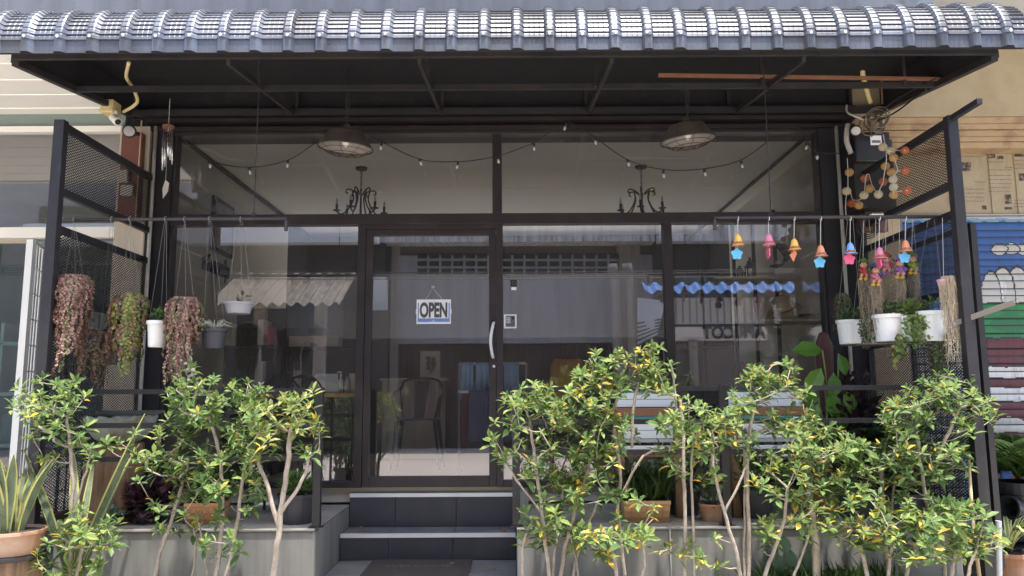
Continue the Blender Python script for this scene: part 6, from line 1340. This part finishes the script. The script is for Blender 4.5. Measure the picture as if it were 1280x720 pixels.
def trough(lab, x0, x1, y0, y1, Y, m_, plant):
    a, b = at(x0, y1, Y), at(x1, y0, Y); t = thing('trough_planter', lab, 'planter', V((a.x + b.x) / 2, Y, ZLp)); h = b.z - a.z; z0 = ZLp; cx = (a.x + b.x) / 2; w = (b.x - a.x) / 2
    def ring(w_, d_, z): return [V(cx - w_, Y + .1 - d_, z), V(cx + w_, Y + .1 - d_, z), V(cx + w_, Y + .1 + d_, z), V(cx - w_, Y + .1 + d_, z)]
    rs_ = [ring(w * .93, .085, z0), ring(w * .985, .097, z0 + h * .82), ring(w * 1.01, .103, z0 + h * .83), ring(w * 1.01, .103, z0 + h), ring(w * .95, .09, z0 + h), ring(w * .94, .085, z0 + h * .8)]
    m = MB(); m.add([p for r_ in rs_ for p in r_], [(k * 4 + i, k * 4 + (i + 1) % 4, (k + 1) * 4 + (i + 1) % 4, (k + 1) * 4 + i) for k in range(5) for i in range(4)] + [(3, 2, 1, 0), (20, 21, 22, 23)]); m.build('trough', m_, t, bevel=.006)
    m = MB()
    for k in range(1, 6): x = cx - w + 2 * w * k / 6; m.box((x - .003, Y - .002, z0 + h * .12), (x + .003, Y + .01, z0 + h * .72))
    for k in range(1, 3): m.box((cx - w * .93, Y - .001, z0 + h * .25 * k), (cx + w * .93, Y + .01, z0 + h * .25 * k + .004))
    m.build('moulded_lines', mat('planter_line_brown', (.36, .21, .10), .8), t); plant(t, V(cx, Y + .1, z0 + h), w)  # thin darker brown lines across the trough face
def grassy(t, top, w):
    m = MB()
    for k in range(420): x = rnd(-w, w) * .95; p = top + V(x, rnd(-.07, .07), -.01); d = V(rnd(-.5, .5), rnd(-.7, .5), 1).normalized(); m.leaf(p, d, V(rnd(-1, 1), -1, .2), rnd(.10, .26), .010, random.randrange(2), rnd(.1, .6))
    bushlet(m, top + V(0, .03, .14), w * .9, .09, .13, 160, .06, .4, 2); m.build('foliage', [mat('grass_dark', (.045, .085, .028), .6, trans=.2), mat('grass_mid', (.075, .13, .035), .6, trans=.2)], t)
trough('tan trough planter full of dark grassy leaves on the long ledge', 780, 838, 617, 645, -.98, TANP, grassy)
trough('orange tan trough planter behind the dense upright shrub', 229, 276, 624, 651, -.95, mat('orange_planter', (.50, .25, .12), .75, 0, .12, 10), grassy)
def fluffy(t, top): 
    m = MB(); bushlet(m, top + V(0, 0, .05), .13, .11, .09, 420, .045, .4, 3, up=.7); m.build('foliage', [mat('fresh_green', (.09, .19, .05), .55, trans=.3), LG[1], mat('fresh_green_light', (.15, .27, .07), .55, trans=.3)], t)
pot('plant_pot', 'black plastic pot with fresh green bushy plant at the railing end', V(at(371, 650, -.88).x, -.88, ZLp), .135, .20, DKPOT, .8, plant=fluffy)
pot('plant_pot', 'orange terracotta pot on the long ledge beside the tan trough', V(at(890, 645, -.9).x, -.9, ZLp), .085, .12, TERRA, .75, plant=leafy(.09, .12, 60, .05, [LG[0], MATS['grass_dark']]))
DG = [MATS['grass_dark'], MATS['grass_mid'], LG[0]]
pot('plant_pot', 'black pot of dense dark foliage beside the orange terracotta pot', V(at(945, 640, -.75).x, -.75, ZLp), .13, .2, DKPOT, plant=leafy(.24, .2, 300, .055, DG))
pot('plant_pot', 'dark pot of tangled dark foliage under the railing before the orange terracotta pot', V(at(855, 640, -.6).x, -.6, ZLp), .13, .2, DKPOT, plant=leafy(.22, .17, 240, .06, DG))
pot('plant_pot', 'pot with speckled grey green bush behind the bare trunk', V(at(1072, 640, -.8).x, -.8, ZLp), .13, .2, DKPOT, plant=leafy(.2, .22, 420, .03, [MATS['grey_green_leaf'], DG[0], mat('speckled_leaf', (.26, .29, .16), .6, trans=.2)], .6))
pot('plant_pot', 'tall dark burgundy leaved plant under the white planters', V(at(1076, 600, -.55).x, -.55, ZLp), .14, .25, DKPOT, plant=leafy(.22, .50, 620, .085, [VIOLET[0], mat('burgundy_leaf', (.028, .02, .022), .4, 0, .3, 20)], .55, 14, up=.2))
def ferny(n, L, mats_):
    def f(t, top):
        m = MB(); s2 = MB()
        for k in range(n):
            a = rnd(0, 6.28); d = V(math.cos(a), math.sin(a) * .8, 0); l = L * rnd(.65, 1.1); P = [top + d * (l * .62 * f_) + V(0, 0, l * (0.85 * f_ - .62 * f_ * f_)) for f_ in [j / 16 for j in range(17)]]; s2.tube(P, .0018, 3)
            for j in range(2, 17):
                sd = d.cross(V(0, 0, 1)).normalized(); w = .07 * math.sin(math.pi * (j / 17) ** .7) * L / .5 + .006
                for s_ in (-1, 1): m.leaf(P[j], sd * s_ + d * .25 + V(0, 0, -.15), V(0, 0, 1), w, w * .32, random.randrange(len(mats_)), .3)
        s2.build('frond_stems', mats_[0], t); m.build('fronds', mats_, t)
    return f
FERN = [mat('fern_green', (.085, .17, .04), .6, trans=.3), mat('fern_light', (.14, .23, .06), .6, trans=.3)]
FERND = [mat('fern_dark', (.04, .085, .03), .6, trans=.25), mat('fern_mid', (.065, .12, .035), .6, trans=.25)]
pot('fern_pot', 'pot of dark green fern behind the long railing below the white planters', V(at(1110, 560, -.6).x, -.6, ZLp), .15, .45, DKPOT, plant=ferny(46, .6, FERND))
pot('fern_pot', 'pot of low fern on the ledge behind the bare trunked shrub', V(at(1130, 620, -.85).x, -.85, ZLp), .13, .18, DKPOT, plant=ferny(34, .5, FERND))
pot('fern_pot', 'large pale green fern in front of the maroon part of the mural', V(3.72, -.62, -.03), .17, .62, DKPOT, plant=ferny(64, 1.05, FERN))
pot('fern_pot', 'smaller fern beside the mural fern near the frame edge', V(4.12, -.6, -.03), .16, .50, DKPOT, plant=ferny(46, .85, FERND))
# philodendron with large leaves
def big(t, top):
    m = MB(); s2 = MB()
    for px, py, L_, dx, dz in ((1020, 448, .23, -1, .1), (1018, 470, .22, -.6, -.9), (1040, 452, .17, .3, -1), (1034, 476, .2, -.1, -1), (1008, 492, .17, -.3, -1), (1030, 500, .2, .1, -1), (1048, 498, .18, .3, -1), (1014, 515, .16, -.5, -.8), (1040, 520, .18, .2, -1)):
        e = at(px + 8, py - 10, -.62); s2.tube(smooth_path([top, top.lerp(e, .6) + V(.03, 0, .05), e], 5), .006, 5); m.leaf(e, V(dx, -.25, dz), V(rnd(-.3, .3), -1, .5), L_, L_ * .62, random.randrange(2), .25)
    s2.build('stems', mat('stem_green', (.20, .28, .07), .5), t); m.build('leaves', [mat('big_leaf', (.10, .24, .025), .35, 0, .15, 6, trans=.35), mat('big_leaf_light', (.16, .30, .04), .35, 0, .15, 6, trans=.35)], t)
pot('plant_pot', 'plant with large glossy bright green leaves behind the long railing', V(at(1030, 560, -.55).x, -.55, ZLp), .12, .25, TERRA, plant=big)
t = thing('wooden_carving', 'dark reddish wooden carving leaning on the black post behind large green leaves', 'carving', V(at(1034, 560, -.2).x, -.2, ZLp))
x = at(1034, 500, -.2).x; zt = at(1034, 414, -.2).z
MB().lathe([(.06, 0), (.075, .3), (.05, .6), (.07, zt - ZLp - .25), (.075, zt - ZLp - .12), (.04, zt - ZLp - .02), (.005, zt - ZLp)], V(x, -.2, ZLp), 12, sy=.5).build('figure', mat('oxblood_wood', (.07, .022, .018), .6, 0, .3, 8, bump=.3), t)
# variegated plants, pipe and pots on the far side
SPI = [mat('variegated_centre', (.13, .22, .06), .5), mat('variegated_margin', (.48, .48, .22), .5)]
def spid(t, top):
    m = MB()
    for k in range(34):
        a = rnd(0, 6.28); d = V(math.cos(a), math.sin(a), 0); l = rnd(.35, .62); s_ = d.cross(V(0, 0, 1)); vs = []
        for j in range(8): f = j / 7; w = .016 * (1 - f ** 3) + .001; p = top + d * (l * .6 * f) + V(0, 0, l * (1.1 * f - .75 * f * f)); vs += [p - s_ * w, p - s_ * w * .5, p + s_ * w * .5, p + s_ * w]
        o = len(m.v); m.v += [tuple(q) for q in vs]
        for j in range(7):
            for q in range(3): m.f.append((o + j * 4 + q, o + j * 4 + q + 1, o + (j + 1) * 4 + q + 1, o + (j + 1) * 4 + q)); m.m.append(0 if q == 1 else 1)
    m.build('leaves', SPI, t)
pot('plant_pot', 'variegated spider plant in a terracotta pot below the mural ferns', V(at(1262, 690, -1.0).x, -1.0, -.03), .13, .2, TERRA, plant=spid)
tag(MB().tube([at(1249, 735, -1.3), at(1248, 651, -1.3)], .019, 12).build('grey_pipe', mat('grey_pvc', (.42, .45, .46), .45)), 'short grey pipe standing at the kerb below the mural', 'pipe')
a_ = at(1214, 700, -1.5); tag(MB().tube([at(1226, 735, -1.55), at(1216, 655, -1.5), at(1211, 575, -1.45)], [.012, .011, .009], 7).build('bamboo_cane', mat('bamboo', (.50, .38, .22), .6, 0, .15, 10), smooth=True), 'bamboo cane leaning on the trellis post', 'cane')
for k, (px, py, lab) in enumerate(((1272, 638, 'upper dark plastic pot lying on its side near the spider plant'), (1276, 664, 'lower dark plastic pot lying on its side near the spider plant'))):
    c = at(px, py, -.8); t = thing('empty_pot', lab, 'pot', c); MB().lathe([(.06, -.08), (.085, .07), (.092, .07), (.092, .09), (.08, .09), (.056, -.06)], c, 18, axis=(-.9, -.3, .2)).build('vessel', mat('bluish_black_plastic', (.04, .045, .055), .4), t)
t = thing('pot_rack', 'low dark rack under the fallen plastic pots', 'rack', at(1275, 690, -.8)); c = at(1275, 680, -.8); MB().box((c.x - .2, -.95, c.z - .03), (c.x + .4, -.65, c.z)).build('shelf', BLACK, t)
for x in (c.x - .18, c.x + .38):
    for y in (-.93, -.67): MB().box((x - .015, y - .015, -.03), (x + .015, y + .015, c.z - .031)).build('leg', BLACK, t)
c = at(1257, 594, -.75); m = MB(); m.add([c + V(x, .01 * math.sin(x * 90 + z * 40), z) for z in (-.025, 0, .03) for x in (-.035, -.01, .015, .04)], [(j * 4 + i, j * 4 + i + 1, (j + 1) * 4 + i + 1, (j + 1) * 4 + i) for j in range(2) for i in range(3)])
o = m.build('blue_rag', mat('blue_rag', (.035, .10, .30), .8), smooth=True); s_ = o.modifiers.new('thickness', 'SOLIDIFY'); s_.thickness = .006; tag(o, 'small blue plastic scrap caught in the mural fern', 'scrap')

# slatted chairs behind the long railing
SLW = mat('chipped_white_slat', (.66, .68, .68), .6, 0, .08, 6, bump=.15, col2=(.42, .42, .40), scale2=5, th=(.55, .7)); SLT = mat('teal_slat', (.05, .20, .18), .6, 0, .2, 6)
def slat_chair(x0, x1, lab, txt):
    Y = -.72; a, b = at(x0, 500, Y).x, at(x1, 500, Y).x; t = thing('slatted_chair', lab, 'chair', V((a + b) / 2, Y, ZLp), 'painted slatted chairs'); zz = lambda py: at(800, py, Y).z
    for y0, y1, m_ in ((487, 490.5, SLT), (491, 499, SLW), (499.6, 509, SLW)): MB().box((a, Y + .02, zz(y1)), (b, Y + .045, zz(y0))).build('slat', m_, t, bevel=.003)
    MB().box((a - .02, Y - .03, zz(520)), (b + .02, Y + .02, zz(510))).build('rail', BROWNW, t, bevel=.003)
    MB().box((a - .01, Y - .03, zz(527)), (b + .01, Y + .01, zz(520.6))).build('slat', SLT, t, bevel=.003)
    for y0, y1, m_ in ((530, 538, SLW), (538.5, 548, SLW), (548.6, 553, mat('grey_slat', (.34, .37, .38), .6)), (557, 563, SLW)): MB().box((a + .03, Y - .02, zz(y1)), (b - .03, Y + .005, zz(y0))).build('slat', m_, t, bevel=.003)
    for x in (a - .02, b - .04): MB().box((x, Y - .05, ZLp), (x + .06, Y + .018, zz(520.5))).build('leg', WOOD, t, bevel=.004)
    MB().box((a + .03, Y - .05, zz(571)), (b - .03, Y - .021, zz(564))).build('stretcher', BROWNW, t, bevel=.003)
    if txt: text('lettering', txt, .052, SWH, ((a + b) / 2 + .04, Y - .052, zz(567.5)), (R(90), 0, 0), t, .001, 1.2, .002)
slat_chair(771, 846, 'painted slatted chair with brown rail behind the tallest shrub', None)
slat_chair(912, 1004, 'painted slatted chair with white lettering on its lowest rail', 'BROCCOLI SPROUTS')
t = thing('door_mat', 'dark brown door mat with faint pale lettering in front of the steps', 'mat', (-.68, -.65, 0.001))
MB().prism([(-1.06, -.93, .001), (-.31, -.93, .001), (-.31, -.39, .001), (-1.06, -.39, .001)], (0, 0, .010)).build('pile', mat('mat_brown', (.062, .056, .054), .95, 0, .35, 60, bump=.8), t)
text('lettering', 'WELCOME', .085, mat('mat_print', (.14, .13, .125), .9), (-.69, -.62, .0125), (0, 0, 0), t, .0005, 1.2)
# low green undergrowth along the wall foot
m = MB()
for k in range(700):
    x = rnd(1.5, 2.4); p = V(x, rnd(-1.6, -1.25), -.03); m.leaf(p, V(rnd(-.6, .6), rnd(-.6, .6), 1), V(rnd(-1, 1), -1, .2), rnd(.08, .24), .014, random.randrange(2), rnd(.1, .5))
tag(m.build('undergrowth', [MATS['grass_mid'], LG[1]]), 'grassy green undergrowth along the foot of the planter wall', 'undergrowth', kind='stuff')
m = MB(); s2 = MB(); t = thing('broad_leaf_plant', 'broad blue green leaves growing low beside the thick stumped shrub', 'plant', V(at(1000, 730, -1.35).x, -1.35, -.05))
for px, py in ((975, 682), (988, 700), (1005, 680), (1000, 706), (970, 705), (1010, 700)): e = at(px, py - 14, -1.38); s2.tube([V(at(995, 730, -1.35).x, -1.35, -.05), e], .004, 4); m.leaf(e, V(rnd(-.4, .4), -.3, -1), V(0, -1, .4), .13, .09, 0, .2)
s2.build('stems', MATS['stem_green'], t); m.build('leaves', [mat('blue_green_leaf', (.075, .15, .09), .5, trans=.25)], t)

m = MB()
for k in range(150):
    z = ZL + .014; q = random.random()
    if q < .35: p = V(rnd(-3.0, -1.36), rnd(-1.12, -.1), z)
    elif q < .8: p = V(rnd(.05, 2.9), rnd(-1.12, -.1), z)
    elif q < .93: p = V(rnd(-1.28, 0), rnd(-1.2, -.4), .002) if random.random() < .5 else V(rnd(-1.28, -1.0) if random.random() < .5 else rnd(-.25, 0), rnd(-.36, -.08), z1 + .002)
    else: p = V(rnd(-3, 3), rnd(-1.3, -1.15), -.028)
    a = rnd(0, 6.28); l = rnd(.03, .07); m.leaf(p + V(0, 0, .004), V(math.cos(a), math.sin(a), rnd(0, .2)), V(rnd(-.2, .2), rnd(-.2, .2), 1), l, l * .4, random.choice((0, 0, 1)), rnd(-.1, .1))
tag(m.build('leaf_litter', [mat('dry_leaf', (.25, .15, .06), .8), LG[3]]), 'dry and yellow fallen leaves scattered on the ledges and steps', 'fallen leaves', kind='stuff')
